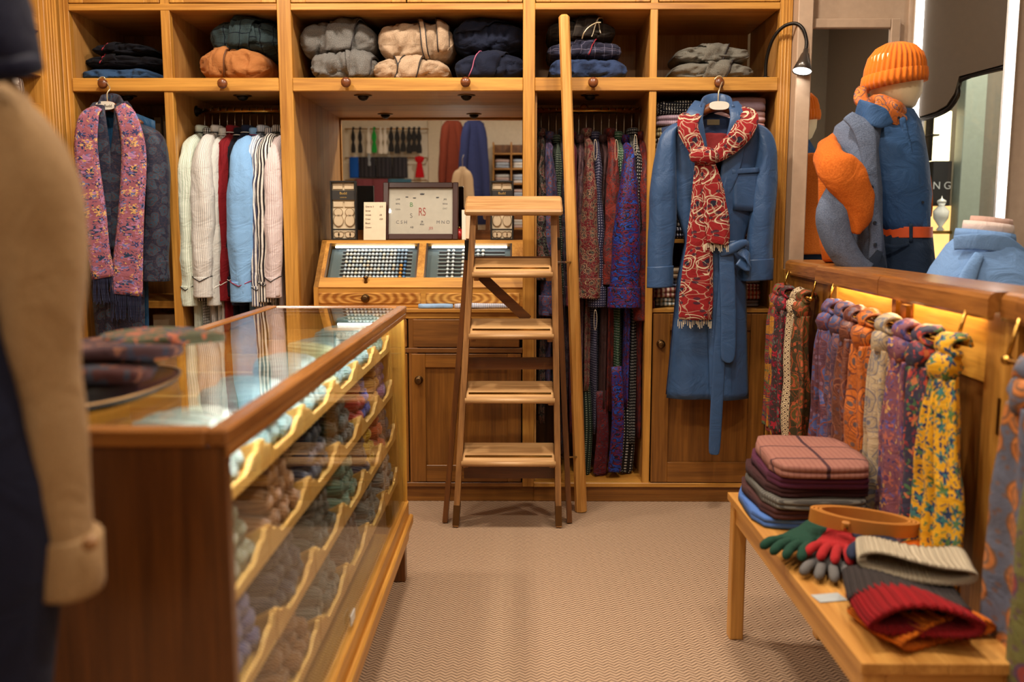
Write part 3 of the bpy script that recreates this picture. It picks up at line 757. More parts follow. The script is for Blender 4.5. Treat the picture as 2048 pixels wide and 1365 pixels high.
MB().box(at(930, 480, 3.72).x, at(945, 480, 3.72).x, 3.69, 3.73, at(0, 520, 3.72).z, at(0, 480, 3.72).z, .002).build('hinge_bracket', DARKM, lad)
MB().box(at(1108, 480, 3.72).x, at(1120, 480, 3.72).x, 3.69, 3.73, at(0, 500, 3.72).z, at(0, 475, 3.72).z, .002).build('hinge_bracket', DARKM, lad)

# ================================================================== glass display counter
KX0, KX1, KY0, KY1, KZ = -.875, -.40, 1.19, 3.11, .98
ct = thing('display_counter', 'glass topped oak display counter filled with trays of rolled socks', 'display counter', ((KX0 + KX1) / 2, (KY0 + KY1) / 2, 0))
BZ, BX_, BY_ = wood('brown', 'z'), wood('brown', 'x'), wood('brown', 'y')
HY = wood('honey', 'y'); HZ = wood('honey', 'z'); HX = wood('honey', 'x')
bx('end_panel', wood('brown', 'z'), ct, KX0, KX1, KY0, KY0 + .022, .14, KZ - .0265, .001)
bx('end_panel', HZ, ct, KX0, KX1, KY1 - .02, KY1, .14, KZ - .0265, .001)
bx('back_panel', HY, ct, KX0, KX0 + .018, KY0 + .02, KY1 - .02, .14, KZ - .03, .002)
bx('floor_board', HY, ct, KX0, KX1, KY0 + .02, KY1 - .02, .14, .165, .002)
# top frame
for x0, x1, zl in ((KX0 - .006, KX0 + .03, .026), (KX1 - .024, KX1 + .006, .026)): bx('top_rail', wood('cap', 'y'), ct, x0, x1, KY0 - .006, KY1 + .006, KZ - zl, KZ, .004)
bx('top_lip', wood('cap', 'y'), ct, KX1 - .005, KX1 + .005, KY0, KY1, KZ - .042, KZ - .026, .002)
for y0, y1 in ((KY0 - .006, KY0 + .022), (KY1 - .02, KY1 + .006)): bx('top_rail', wood('cap', 'x'), ct, KX0 + .03, KX1 - .024, y0, y1, KZ - .026, KZ, .004)
MB().box(KX0 + .03, KX1 - .024, KY0 + .022, KY1 - .02, KZ - .010, KZ - .004).build('glass_top', GLASS, ct)
MB().box(KX1 - .012, KX1 - .006, KY0 + .022, KY1 - .02, .285, KZ - .026).build('glass_front', glass_mat('counter_glass', refl=.7), ct)
bx('base_rail', OY, ct, KX1 - .022, KX1 + .004, KY0, KY1, .14, .285, .004); bx('base_moulding', OY, ct, KX1 + .004, KX1 + .02, KY0, KY1, .20, .235, .005)
for x in (KX0 + .005, KX1 - .055):
    for y in (KY0 + .005, KY1 - .055): bx('leg', BZ, ct, x, x + .05, y, y + .05, 0, .14, .003)
MB().box(KX1 - .034, KX1 - .022, KY0 + .03, KY1 - .03, KZ - .024, KZ - .014).build('light_strip', plain('case_led', (1, .98, .94), .4, emit=36.0), ct)
bx('price_ticket', plain('ticket_white', s2l(222, 220, 212), .5), ct, KX1 - .005, KX1 - .003, 2.05, 2.10, .30, .325, 0)
# trays: 4 tiers x 5 columns, ogee fronts and curved dividers
TY = [KY0 + .03 + i * (KY1 - KY0 - .06) / 6 for i in range(7)]
TZ = [.825, .67, .515, .36]; TH_ = .056
TRW = wood('tray', 'y'); TRZ = wood('tray', 'x')
def ogee(t):
    a = min(t, 1 - t)
    if a < .07: return 1.0
    if a < .12: return .74
    if a < .30: return .74 - .40 * (0.5 - 0.5 * math.cos((a - .12) / .18 * PI))
    return .34
SLX = .10    # each lower tier comes a little further forward
tier_x = [KX1 - .05, KX1 - .042, KX1 - .034, KX1 - .028]
for ti, z in enumerate(TZ):
    xf = tier_x[ti]
    for ci in range(6):
        y0, y1 = TY[ci] + .004, TY[ci + 1] - .004
        n = 28
        pts = [(xf, y0 + (y1 - y0) * k / n, z + TH_ * ogee(k / n)) for k in range(n + 1)] + [(xf, y1, z), (xf, y0, z)]
        tr = MB().poly(pts, (-.009, 0, 0)).build('tray', TRW, ct)
        MB().box(xf - .36, xf - .009, y0, y1, z, z + .006).build('tray_base', TRW, tr)
        sd = [(xf - .009, y0, z), (xf - .009, y0, z + TH_)]
        for k in range(1, 11):
            a = k / 10 * PI / 2; sd.append((xf - .009 - .13 * math.sin(a), y0, z + TH_ - .035 * math.sin(2 * a) + .02 * (1 - math.cos(a))))
        sd += [(xf - .36, y0, z + TH_ + .02), (xf - .36, y0, z)]
        for yy in (y0, y1 - .006):
            MB().poly([(p[0], yy, p[2]) for p in sd], (0, .006, 0)).build('tray_side', TRZ, tr)

# ---- rolled socks, one thing each
def sock_mesh(seed, l=.12, r=.027):
    mb = MB(); rings = []
    prof = [(0, .25), (.06, .72), (.2, 1.0), (.5, 1.06), (.8, 1.0), (.94, .74), (1.0, .28)]
    for f, g in prof:
        rings.append(ell((l * (.5 - f), 0, 0), (0, 1, 0), (0, 0, 1), r * g * 1.12, r * g * .88, 14, .04, 3, seed))
    mb.loft(rings); jitter(mb, .004, 24, seed)
    return mb
SK_P = [sock_mesh(i * 3.1) for i in range(3)]
SOCK = {}
def sock(color, name_c):
    return cloth('rib', color, scale=1.1, rough=.95, sheen=.4)
sock_cache = {}
def put_sock(color, x, y, z, label, group, rz=0.0, sc_=1.0):
    k = (color, R.randrange(3))
    if k not in sock_cache:
        o = SK_P[k[1]].build('rolled_sock', sock(color, ''), smooth=True); sock_cache[k] = o
        # a cuff turn at the end that faces the glass
        mb = MB(); mb.lathe([(.012, .0), (.019, .003), (.02, -.004), (.012, -.007)], (.052, 0, 0), 'x', 12); mb.build('sock_toe', sock(color, ''), o, smooth=True, local=True)
    else: o = dup_tree(sock_cache[k])
    o.location = (x, y, z); o.rotation_euler = (R.uniform(-.4, .4), R.uniform(-.1, .1), rz + R.uniform(-.15, .15)); o.scale = (sc_,) * 3
    tag(o, label, 'sock', group)
PALE, AQUA, GRN, DKG = (196, 214, 206), (150, 186, 186), (108, 148, 130), (40, 62, 56)
BLUE, RED, ORG, YEL, NVY, GRY, TAN, OLV, BRN, LIL, PUR = (30, 72, 190), (176, 28, 30), (206, 84, 28), (228, 186, 40), (38, 48, 72), (112, 118, 112), (166, 116, 70), (150, 150, 120), (84, 58, 40), (118, 126, 190), (92, 40, 110)
GOLD = (214, 150, 40)
fill = {  # (tier, column from the near end): colours along the tray
    (0, 0): (PALE, 'pale sage'), (0, 1): (AQUA, 'aqua'), (0, 2): ((160, 196, 196), 'ice blue'), (0, 3): ([(214, 220, 170), AQUA], 'pale yellow and teal'), (0, 4): (AQUA, 'duck egg'), (0, 5): (GRN, 'sea green'),
    (1, 0): (OLV, 'olive'), (1, 1): (TAN, 'tan'), (1, 2): (NVY, 'ink navy'), (1, 3): (DKG, 'bottle green'), (1, 4): ([RED, BLUE], 'red and blue'), (1, 5): ([GOLD, PUR], 'gold and purple'),
    (2, 0): (LIL, 'lilac'), (2, 1): (NVY, 'navy'), (2, 2): (DKG, 'forest green'), (2, 3): (GRN, 'moss green'), (2, 4): ([NVY, YEL], 'navy and yellow'), (2, 5): ([ORG, NVY], 'orange and navy'),
    (3, 0): (BRN, 'brown'), (3, 1): (TAN, 'camel'), (3, 2): (GRY, 'grey'), (3, 3): (BRN, 'dark brown'), (3, 4): (GRY, 'mid grey'), (3, 5): ((150, 150, 144), 'light grey')}
place_w = ['near end', 'second column', 'third column', 'fourth column', 'fifth column', 'far end']
tier_w = ['top', 'second', 'third', 'bottom']
for (ti, ci), (cc, nm) in fill.items():
    cl = cc if isinstance(cc, list) else [cc]
    y0, y1 = TY[ci] + .03, TY[ci + 1] - .03; z = TZ[ti] + .006
    w = y1 - y0; n = 5
    for row in range(3):
        m = n - row
        for k in range(m):
            f = (k + .5 + row * .5) / n
            c = cl[min(int(f * len(cl)), len(cl) - 1)]
            cn = nm if len(cl) == 1 else nm.split(' and ')[min(int(f * len(cl)), len(cl) - 1)]
            put_sock(c, tier_x[ti] - .070 - row * .004 + R.uniform(-.008, .006), y0 + w * f, z + .026 + row * .040, '%s rolled sock, %s layer of the %s tray tier, %s of the counter' % (cn, ['lowest', 'middle', 'upper'][row], tier_w[ti], place_w[ci]), '%s socks in the %s tray, %s' % (cn, tier_w[ti], place_w[ci]))

# ================================================================== bench
bn = thing('display_bench', 'long pale oak bench stacked with scarves, gloves and knitted hats', 'bench', (.79, 2.1, 0))
NX0, NX1, NY0, NY1, NZ = .632, .955, 1.58, 2.665, .45
NW, NWX, NWZ = wood('bench', 'y'), wood('bench', 'x'), wood('bench', 'z')
for i in range(4):
    w = (NX1 - NX0) / 4; bx('top_plank', NW, bn, NX0 + w * i + .0004, NX0 + w * (i + 1) - .0004, NY0, NY1, NZ - .022, NZ, .0012)
for x in (NX0 + .008, NX1 - .05):
    for y in (NY0 + .008, NY1 - .05): bx('leg', NWZ, bn, x, x + .042, y, y + .042, 0, NZ - .022, .003)
for x in (NX0 + .016, NX1 - .034): bx('apron', NW, bn, x, x + .018, NY0 + .05, NY1 - .05, NZ - .085, NZ - .022, .002)
for y in (NY0 + .016, NY1 - .034): bx('apron', NWX, bn, NX0 + .05, NX1 - .05, y, y + .018, NZ - .085, NZ - .022, .002)

# ================================================================== right partition with cap rail
CPX, CPY = wood('cap', 'x'), wood('cap', 'y')
pt = thing('window_partition', 'low oak partition with moulded cap rail below the shop window', 'partition', (1.16, 2.7, 0))
def xl(y): return 1.045 + (y - 1.9) * .052           # face line of the partition
def seg_box(name, mat, y0, y1, d0, d1, z0, z1, par=pt, bev=0.0):
    vs = [(xl(y) + d, y, z) for z in (z0, z1) for y in (y0, y1) for d in (d0, d1)]
    return MB().add(vs, [(0, 2, 3, 1), (4, 5, 7, 6), (0, 1, 5, 4), (2, 6, 7, 3), (0, 4, 6, 2), (1, 3, 7, 5)]).build(name, mat, par)
def cap(y0, y1, d0, d1):
    prof = [(d0 + .016, 1.068), (d0 + .014, 1.052), (d0 + .004, 1.052), (d0, 1.060), (d0, 1.098), (d0 + .006, 1.108), (d0 + .016, 1.113), (d1, 1.113), (d1, 1.068)]
    mb = MB(); mb.loft([[(xl(y) + a, y, z) for a, z in prof] for y in (y0, y1)])
    return mb.build('cap_rail', CPY, pt)
PTZ = wood('honey', 'z'); PTB = wood('door', 'z')
seg_box('panel', PTB, 1.0, 3.985, .02, .05, 0, 1.07)
seg_box('upper_panel', wood('honey', 'y'), 2.02, 3.2, .006, .02, .90, 1.068); seg_box('upper_panel', PTB, 3.25, 3.985, .012, .02, .86, 1.068)
for y0, y1, dp in ((3.16, 3.27, .0), (1.88, 2.02, .0), (1.62, 1.72, .0), (3.93, 3.985, .0)): seg_box('stile', OZ, y0, y1, dp, .02, 0, 1.068)
seg_box('baseboard', wood('door', 'y'), 1.0, 3.985, .004, .02, 0, .09)
cap(3.27, 3.87, -.012, .13); cap(2.62, 3.285, -.045, .13); cap(1.93, 2.615, -.045, .13); cap(1.0, 1.84, -.03, .13); cap(1.845, 1.925, -.02, .13)
lk = seg_box('lock_plate', BRASS, 2.47, 2.60, .003, .006, .985, 1.045)
seg_box('lock_bolt', BRASS, 2.50, 2.54, -.004, .003, .995, 1.035, lk); seg_box('lock_hinge', BRASS, 2.58, 2.61, -.004, .003, .985, 1.05, lk)
seg_box('escutcheon', BRONZE, 1.935, 1.945, -.003, .0, .80, .88)
# glowing strip under the cap rail
for y0, y1 in ((2.64, 3.15), (2.05, 2.6)):
    s_ = seg_box('under_rail_light', plain('warm_strip', (1, .80, .46), .4, emit=20.0), y0, y1, -.022, -.008, 1.059, 1.067)
# brass scarf rods hung from the cap
RODS = []
def scarf_rod(y0, y1, z, d=-.05, lab=''):
    t = thing('scarf_rod', lab, 'rod', (xl((y0 + y1) / 2) + d, (y0 + y1) / 2, z))
    a, b_ = Vector((xl(y0) + d, y0, z)), Vector((xl(y1) + d, y1, z))
    MB().tube([a, b_], .006, 10).build('bar', BRASS, t, smooth=True)
    for p in (a, b_):
        MB().tube([(p.x + .02, p.y, 1.069), p], .0045, 8).build('drop_rod', BRASS, t, smooth=True)
        MB().lathe([(.001, -.012), (.010, -.006), (.011, .004), (.001, .012)], p, 'y', 10).build('finial', BRASS, t, smooth=True)
    return t
scarf_rod(3.36, 3.80, .985, -.035, 'short brass rod of knotted scarves nearest the cabinets')
scarf_rod(2.04, 3.06, .985, -.06, 'long brass rod of knotted scarves under the cap rail')
scarf_rod(1.25, 1.80, .985, -.06, 'brass rod of scarves at the right edge')
# ================================================================== garments on rails
HOOKM = STEEL
def hanger_hook(parent, x, y, z, rail_z, along='y', name='hanger', mat=None):
    """wooden bar with a wire hook over the rail; shoulders run along `along`"""
    hb = MB(); L_ = .13
    pts = []
    for s_ in (-1, -.5, 0, .5, 1):
        d = s_ * L_; p = [x, y, z - .05 * abs(s_) ** 1.3]; p['xy'.index(along)] += d; pts.append(p)
    hb.tube(spline([tuple(p) for p in pts], 3), .011, 8)
    o = hb.build(name, mat or wood('knob', 'y'), parent, smooth=True)
    hk = []
    r = .017
    for k in range(9):
        a = -PI * .35 + k / 8 * PI * 1.35
        q = [x, y, rail_z + .0125 + .003]
        if along == 'y': q[1] += r * math.cos(a); q[2] = rail_z + r * math.sin(a)
        else: q[0] += r * math.cos(a); q[2] = rail_z + r * math.sin(a)
        hk.append(tuple(q))
    hk = [(x, y, z), (x, y, rail_z - .045)] + hk if hk[0][2] < rail_z else hk
    MB().tube(spline(hk, 3), .0022, 6).build('hook', HOOKM, o, smooth=True)
    return o

def side_garment(name, label, cat, group, x, mat, zc, zcuff, zhem, yf=4.06, wid=.05, lean=0.0, collar=None, cuff=None, piping=None, seed=0.0, tail=None, rail=RAILZ, body_h=.20):
    """garment hung edge-on: the near sleeve faces the room"""
    t = thing(name, label, cat, (x, RAILY, zhem), group)
    yc = RAILY - .02
    mb = MB(); rings = []
    for z, hw, th in ((zc - .005, .05, .012), (zc - .03, .09, .018), (zc - .075, body_h - .02, .022), (zc - .13, body_h, .024), (zc - .3, body_h - .01, .02), (zc - .55, body_h, .022), ((zc + zhem) / 2 - .1, body_h - .005, .022), (zhem + .05, body_h, .022), (zhem, body_h, .02)):
        rings.append(ell((x + .004 * math.sin(z * 9 + seed), yc, z), (0, 1, 0), (1, 0, 0), hw, th, 24, .35, 7, seed + z * 3, 2.4))
    mb.loft(rings); jitter(mb, .008, 7, seed); b_ = mb.build('body', mat, t, smooth=True)
    # sleeve
    zs = zc - .095
    if cat == 'dressing gown': fs_ = (.22, .34, .46, .66, .88, 1.0, 1.02, 1.05)
    else: fs_ = (.4, .62, .8, 1.0, 1.0, .9, .74, .74)
    path = [(x, yf + .17, zs + .045, wid * fs_[0], .025), (x, yf + .10, zs + .022, wid * fs_[1], .035), (x - lean * .1, yf + .045, zs - .04, wid * fs_[2], .042), (x - lean * .25, yf + .02, zs - .16, wid * fs_[3], .045),
            (x - lean * .5, yf + .012, (zs + zcuff) / 2, wid * fs_[4], .045), (x - lean * .8, yf + .006, zcuff + .16, wid * fs_[5], .042), (x - lean, yf, zcuff + .06, wid * fs_[6], .036), (x - lean, yf, zcuff, wid * fs_[7], .034)]
    rings = []; pp = spline(path, 4); P = [Vector(p[:3]) for p in pp]
    for i, p in enumerate(P):
        d = (P[min(i + 1, len(P) - 1)] - P[max(i - 1, 0)]).normalized(); ax = Vector((1, 0, 0)); ax = (ax - d * ax.dot(d)).normalized()
        rings.append(ell(p, ax, d.cross(ax), pp[i][3], pp[i][4], 20, .10, 5, seed + i * .35, 2.2))
    mb = MB(); mb.loft(rings); jitter(mb, .010, 9, seed + 4); jitter(mb, .003, 30, seed); sl_ = mb.build('sleeve', mat, t, smooth=True)
    # cuff
    c = P[-1]; mb = MB()
    mb.loft([ell((c.x, c.y, c.z + dz), (1, 0, 0), (0, 1, 0), wid * fs_[7] * 1.06 + .002, .038, 20, .05, 4, seed) for dz in (.085, .08, .0, -.006)])
    cf = mb.build('cuff', cuff or mat, t, smooth=True)
    if piping:
        pp_ = MB(); ring = ell((c.x, c.y, c.z + .088), (1, 0, 0), (0, 1, 0), wid * fs_[7] * 1.07 + .0015, .0395, 20)
        ring = [Vector((p.x, p.y, p.z - .022 + .02 * abs((p.x - c.x) / wid) * 1.4)) for p in ring]
        pp_.tube(ring + ring[:1], .0022, 6); pp_.build('piping', piping, cf, smooth=True)
    # collar
    mb = MB(); rr = []
    for dz, g in ((.0, 1.0), (.03, 1.0), (.038, .85), (.01, .7)):
        rr.append(ell((x, yc - .01, zc - .02 + dz), (0, 1, 0), (1, 0, 0), .070 * g, .022 * g + .005, 18))
    mb.loft(rr); co = mb.build('collar', collar or mat, t, smooth=True)
    if piping:
        pp_ = MB(); ring = [Vector((p.x, p.y, p.z + .003)) for p in ell((x, yc - .01, zc - .02), (0, 1, 0), (1, 0, 0), .073, .030, 18)]
        pp_.tube(ring + ring[:1], .0022, 6); pp_.build('piping', piping, co, smooth=True)
    hanger_hook(t, x, RAILY, zc - .045, rail)
    return t
WHITE = (226, 224, 216)
blackp = plain('black_piping', s2l(20, 20, 24), .6); whitep = plain('white_piping', s2l(220, 216, 206), .6); redp = plain('red_piping', s2l(150, 36, 70), .6)
SH = [  # label colour, material, piping, sleeve width, forward offset
    ('pale green striped', cloth('stripe', (222, 228, 214), (188, 200, 182), scale=2.0), blackp, .045, .0),
    ('black and white gingham', cloth('check', (226, 224, 216), (30, 30, 34), scale=2.6), blackp, .036, .05),
    ('white fine grey striped', cloth('stripe', (228, 224, 216), (186, 180, 174), 0, scale=2.2) if False else cloth('stripe', (228, 224, 216), (184, 180, 176), scale=2.4), blackp, .052, -.015),
    ('pearl grey', cloth('stripe', (214, 212, 204), (190, 190, 186), scale=2.8), whitep, .04, .03),
    ('dark red', cloth('plain', (122, 28, 34)), whitep, .045, .05),
    ('black', cloth('plain', (26, 26, 34)), whitep, .045, .06),
    ('dark navy', cloth('plain', (34, 40, 62)), whitep, .042, .05),
    ('light blue', cloth('plain', (132, 176, 222)), redp, .060, -.03),
    ('pale blue white striped', cloth('stripe', (224, 226, 228), (150, 166, 190), scale=1.4), blackp, .045, .01),
    ('navy and white bold striped', cloth('stripe', (228, 224, 216), (70, 72, 96), scale=1.25), blackp, .044, -.01),
    ('black and white bold striped', cloth('stripe', (226, 220, 210), (44, 40, 44), scale=1.25), blackp, .046, -.02),
    ('pale pink striped', cloth('stripe', (228, 212, 208), (198, 178, 178), scale=2.2), blackp, .044, -.03)]
for i, (nm, mt, pp_, wd_, fo) in enumerate(SH):
    x = -1.478 + i * .0355
    side_garment('pyjama_shirt', '%s pyjama shirt with piped cuffs on the left brass rail' % nm, 'shirt', 'pyjama shirts on the left rail', x, mt, 1.70 - .012 * (i % 2), .905 + .02 * (i % 3), .36 + .05 * (i % 2), 4.03 + fo, wd_, .012, piping=pp_, seed=i * 1.7)
RB, BK = (122, 36, 36), (34, 22, 26)
GW = [
    ('dark red and black paisley', cloth('paisley', (31, 20, 23), (117, 117, 101), (92, 29, 32), (46, 70, 54), scale=1.7, rough=.55), .032, 0, 1.02, .35),
    ('slate blue paisley with red rings', cloth('paisley', (48, 53, 81), (99, 46, 51), (65, 78, 109), (117, 54, 46), scale=1.5, rough=.55), .046, .0, .86, .5),
    ('dark green dotted', cloth('dots', (20, 32, 26), (132, 140, 117), scale=1.6, rough=.6), .028, .05, .95, .45),
    ('black paisley', cloth('paisley', (23, 20, 26), (70, 65, 68), (40, 29, 39), (78, 31, 35), scale=1.7, rough=.55), .034, .06, .9, .2),
    ('wine red patterned', cloth('paisley', (81, 23, 31), (46, 23, 31), (104, 34, 37), (46, 54, 70), scale=2.0, rough=.55), .030, .02, .9, .3),
    ('dusky maroon paisley', cloth('paisley', (57, 31, 35), (93, 70, 65), (74, 39, 42), (46, 46, 62), scale=1.8, rough=.55), .032, .03, .95, .4),
    ('bright red paisley', cloth('paisley', (98, 26, 34), (166, 140, 109), (74, 31, 34), (54, 71, 65), scale=2.0, rough=.55), .044, -.02, .94, .5),
    ('navy pin dotted', cloth('dots', (32, 31, 54), (137, 132, 148), scale=1.5, rough=.55), .036, .0, .90, .30),
    ('dark brown foulard', cloth('rings', (37, 23, 24), (67, 40, 37), scale=1.0, rough=.55), .030, .05, .95, .42),
    ('brick red paisley', cloth('paisley', (110, 37, 28), (54, 26, 28), (93, 34, 31), (48, 46, 46), scale=1.5, rough=.55), .046, -.005, 1.0, .40),
    ('bottle green white dotted', cloth('dots', (31, 65, 39), (160, 163, 148), scale=1.4, rough=.55), .030, .02, 1.0, .36),
    ('royal blue and red marbled', cloth('marble', (26, 40, 109), (98, 26, 40), (21, 18, 40), (34, 65, 148), scale=1.3, rough=.5), .066, -.045, .90, .42),
    ('black white dotted', cloth('dots', (17, 17, 21), (171, 168, 160), scale=1.2, rough=.55), .034, .0, 1.0, .25),
    ('rust red paisley', cloth('paisley', (107, 34, 26), (65, 26, 26), (87, 31, 34), (39, 42, 54), scale=1.6, rough=.55), .042, -.01, .84, .28)]
for i, (nm, mt, wd_, fo, zcf, zh) in enumerate(GW):
    x = .098 + i * .0352
    side_garment('dressing_gown', '%s silk dressing gown hanging on the right brass rail' % nm, 'dressing gown', 'dressing gowns on the right rail', x, mt, 1.685 - .015 * (i % 3), zcf, zh, 4.06 + fo, wd_, -.004 if i != 11 else .02, seed=20 + i * 2.1, body_h=.19)
# sash ends hanging below the gowns
for i, (x, y, z0, z1, mt, nm) in enumerate(((.44, 4.06, .62, .13, GW[11][1], 'royal blue and red marbled'), (.375, 4.10, .5, .105, GW[4][1], 'wine red'), (.30, 4.12, .55, .10, GW[2][1], 'dark green dotted'), (.50, 4.13, .5, .11, GW[12][1], 'black dotted'))):
    mb = MB(); band(mb, [(x, y, z0), (x + .01, y - .01, (z0 + z1) / 2), (x, y, z1 + .02), (x, y, z1)], (1, .2, 0), [.05, .06, .065, .05], .006)
    tag(mb.build('sash', mt, smooth=True), '%s silk sash end hanging below the dressing gowns' % nm, 'sash', 'loose sashes')

# ================================================================== the two robes on display
def sleeve_mesh(path, seed, n=22, pl=.06):
    pp = spline(path, 5); P = [Vector(p[:3]) for p in pp]; rings = []
    for i, p in enumerate(P):
        d = (P[min(i + 1, len(P) - 1)] - P[max(i - 1, 0)]).normalized(); ax = Vector((1, 0, 0)); ax = (ax - d * ax.dot(d)).normalized()
        rings.append(ell(p, ax, d.cross(ax), pp[i][3], pp[i][4], n, pl, 5, seed + i * .25, 2.2))
    mb = MB(); mb.loft(rings); jitter(mb, .007, 9, seed); return mb
def panel(fn_in, fn_out, yc, bul, z0fn, zh, fold=.007, k=26, nu=16, nv=40, off=0.0, seed=0.0):
    def f(u, v):
        z = z0fn(u) + (zh - z0fn(u)) * v
        xi, xo = fn_in(z), fn_out(z); x = xi + (xo - xi) * u
        y = yc - bul * math.sqrt(max(0, 1 - (u * .97) ** 2)) - off + fold * math.sin(k * x + seed + z * 2) * min(1, v * 2.5) + .006 * noise.noise((x * 6, z * 4, seed))
        return (x, y, z)
    return MB().grid(nu, nv, f)
# ---- blue robe on the right
by = 3.90
BLU = cloth('plain', (52, 80, 118), rough=.40, sheen=.05, bump=.5); BLUD = cloth('plain', (30, 44, 74), rough=.6)
def bp(px, py, dy=0.0): return at(px, py, by + dy)
rb = thing('dressing_robe', 'royal blue satin robe with tied belt and red paisley scarf', 'robe', bp(1432, 800))
zn, zsh, zh = bp(1432, 225).z, bp(1432, 268).z, bp(1432, 797).z
xn = bp(1432, 300).x
def lerp_tab(tab):
    tab = sorted(tab)
    def f(z):
        if z <= tab[0][0]: return tab[0][1]
        for (a, b_), (c, d) in zip(tab, tab[1:]):
            if z <= c: return b_ + (d - b_) * (z - a) / (c - a)
        return tab[-1][1]
    return f
def tabpx(rows): return lerp_tab([(bp(px, py).z, bp(px, py).x) for px, py in rows])
sideL = tabpx([(1325, 262), (1342, 320), (1352, 420), (1372, 480), (1356, 560), (1345, 680), (1334, 797)])
sideR = tabpx([(1533, 262), (1512, 320), (1505, 420), (1488, 480), (1492, 560), (1494, 680), (1497, 797)])
edgeL = tabpx([(1398, 226), (1402, 260), (1415, 330), (1440, 420), (1452, 480), (1456, 600), (1458, 797)])
edgeR = tabpx([(1468, 226), (1464, 260), (1452, 330), (1425, 420), (1412, 480), (1410, 600), (1415, 797)])
bk = panel(lambda z: sideL(z), lambda z: sideR(z), by + .035, 0.0, lambda u: zn - .06 * abs(u - .5) * 2, zh + .01, seed=3)
bk.build('back_panel', BLUD, rb, smooth=True, solid=.004)
panel(edgeL, sideL, by + .02, .06, lambda u: zn - (zn - zsh) * u, zh, seed=1.0, k=30, fold=.009).build('front_panel', BLU, rb, smooth=True, solid=.004)
panel(edgeR, sideR, by + .02, .06, lambda u: zn - (zn - zsh) * u, zh, seed=2.0, k=30, off=.012, fold=.009).build('front_panel', BLU, rb, smooth=True, solid=.004)
def px_path(pts, dy): return [tuple(bp(px, py, dy)) for px, py in pts]
for side, pth in (('L', [(1368, 252, .014, .03), (1348, 262, .026, .04), (1335, 288, .041, .05), (1329, 340, .053, .052), (1326, 420, .060, .05), (1322, 500, .056, .045), (1320, 572, .052, .042)]), ('R', [(1502, 252, .014, .03), (1520, 262, .026, .04), (1530, 288, .040, .05), (1531, 340, .049, .052), (1524, 420, .054, .05), (1518, 500, .058, .045), (1513, 558, .066, .042)])):
    path = [(*bp(px, py, -.01), a, b_) for px, py, a, b_ in pth]
    s_ = sleeve_mesh(path, 5 if side == 'L' else 8).build('sleeve', BLU, rb, smooth=True)
    e = path[-1]
    mb = MB(); mb.loft([ell((e[0], e[1], e[2] + dz), (1, 0, .05), (0, 1, 0), e[3] + .005, e[4] + .006, 22) for dz in (.085, .08, 0, -.006)])
    cf = mb.build('cuff', BLU, s_, smooth=True)
# shawl collar
for sgn, pts in ((-1, [(1410, 205), (1398, 235), (1402, 280), (1416, 350), (1436, 420)]), (1, [(1456, 205), (1468, 235), (1462, 280), (1448, 350), (1428, 420)])):
    mb = MB(); path = [tuple(bp(px + sgn * 10, py, -.052 + (.05 if i == 0 else 0))) for i, (px, py) in enumerate(pts)]
    band(mb, path, (1, 0, .0), [.05, .075, .085, .075, .02], .006); mb.build('lapel', BLU, rb, smooth=True)
mb = MB(); band(mb, [tuple(bp(1402, 222, -.02)), tuple(bp(1412, 204, .03)), tuple(bp(1433, 198, .045)), tuple(bp(1454, 204, .03)), tuple(bp(1464, 222, -.02))], (0, .2, 1), .05, .008)
mb.build('collar', BLU, rb, smooth=True)
lb = bx('maker_label', plain('label_bronze', s2l(120, 104, 70), .5), rb, bp(1417, 245).x, bp(1442, 245).x, by + .028, by + .03, bp(0, 250).z, bp(0, 239).z, 0)
pk = MB().grid(6, 6, lambda u, v: tuple(bp(1466 + 52 * u, 338 + 82 * v + 4 * u, -.05 + .012 * u))).build('chest_pocket', BLU, rb, smooth=True, solid=.004)
mb = MB(); band(mb, [tuple(bp(1464, 344, -.056)), tuple(bp(1518, 340, -.046))], (0, 0, 1), .022, .003); mb.build('pocket_welt', BLU, pk, smooth=True)
# belt: waist band, knot and tails
mb = MB(); band(mb, [tuple(bp(1376, 505, .0)), tuple(bp(1430, 498, -.055)), tuple(bp(1475, 492, -.07))], (0, 0, 1), .05, .005); bl = mb.build('belt', BLU, rb, smooth=True)
kn = MB(); band(kn, [tuple(bp(1440, 508, -.075)), tuple(bp(1462, 498, -.09)), tuple(bp(1490, 486, -.08)), tuple(bp(1492, 500, -.07))], (0, 0, 1), [.03, .045, .03, .02], .012); kn.build('belt_knot', BLU, bl, smooth=True)
kn = MB(); band(kn, [tuple(bp(1476, 500, -.08)), tuple(bp(1494, 512, -.085)), tuple(bp(1496, 535, -.08)), tuple(bp(1476, 522, -.08))], (0, .3, 1), .04, .006); kn.build('belt_loop', BLU, bl, smooth=True)
kn = MB(); band(kn, [tuple(bp(1452, 500, -.08)), tuple(bp(1455, 560, -.082)), tuple(bp(1457, 640, -.08)), tuple(bp(1456, 712, -.078)), tuple(bp(1455, 726, -.078))], (1, 0, 0), [.06, .066, .064, .062, .02], .004); kn.build('belt_tail', BLU, bl, smooth=True)
kn = MB(); band(kn, [tuple(bp(1452, 520, -.07)), tuple(bp(1442, 660, -.068)), tuple(bp(1434, 800, -.06)), tuple(bp(1429, 895, -.06)), tuple(bp(1428, 910, -.06))], (1, 0, 0), [.05, .052, .054, .05, .03], .004); kn.build('belt_tail', BLU, bl, smooth=True)
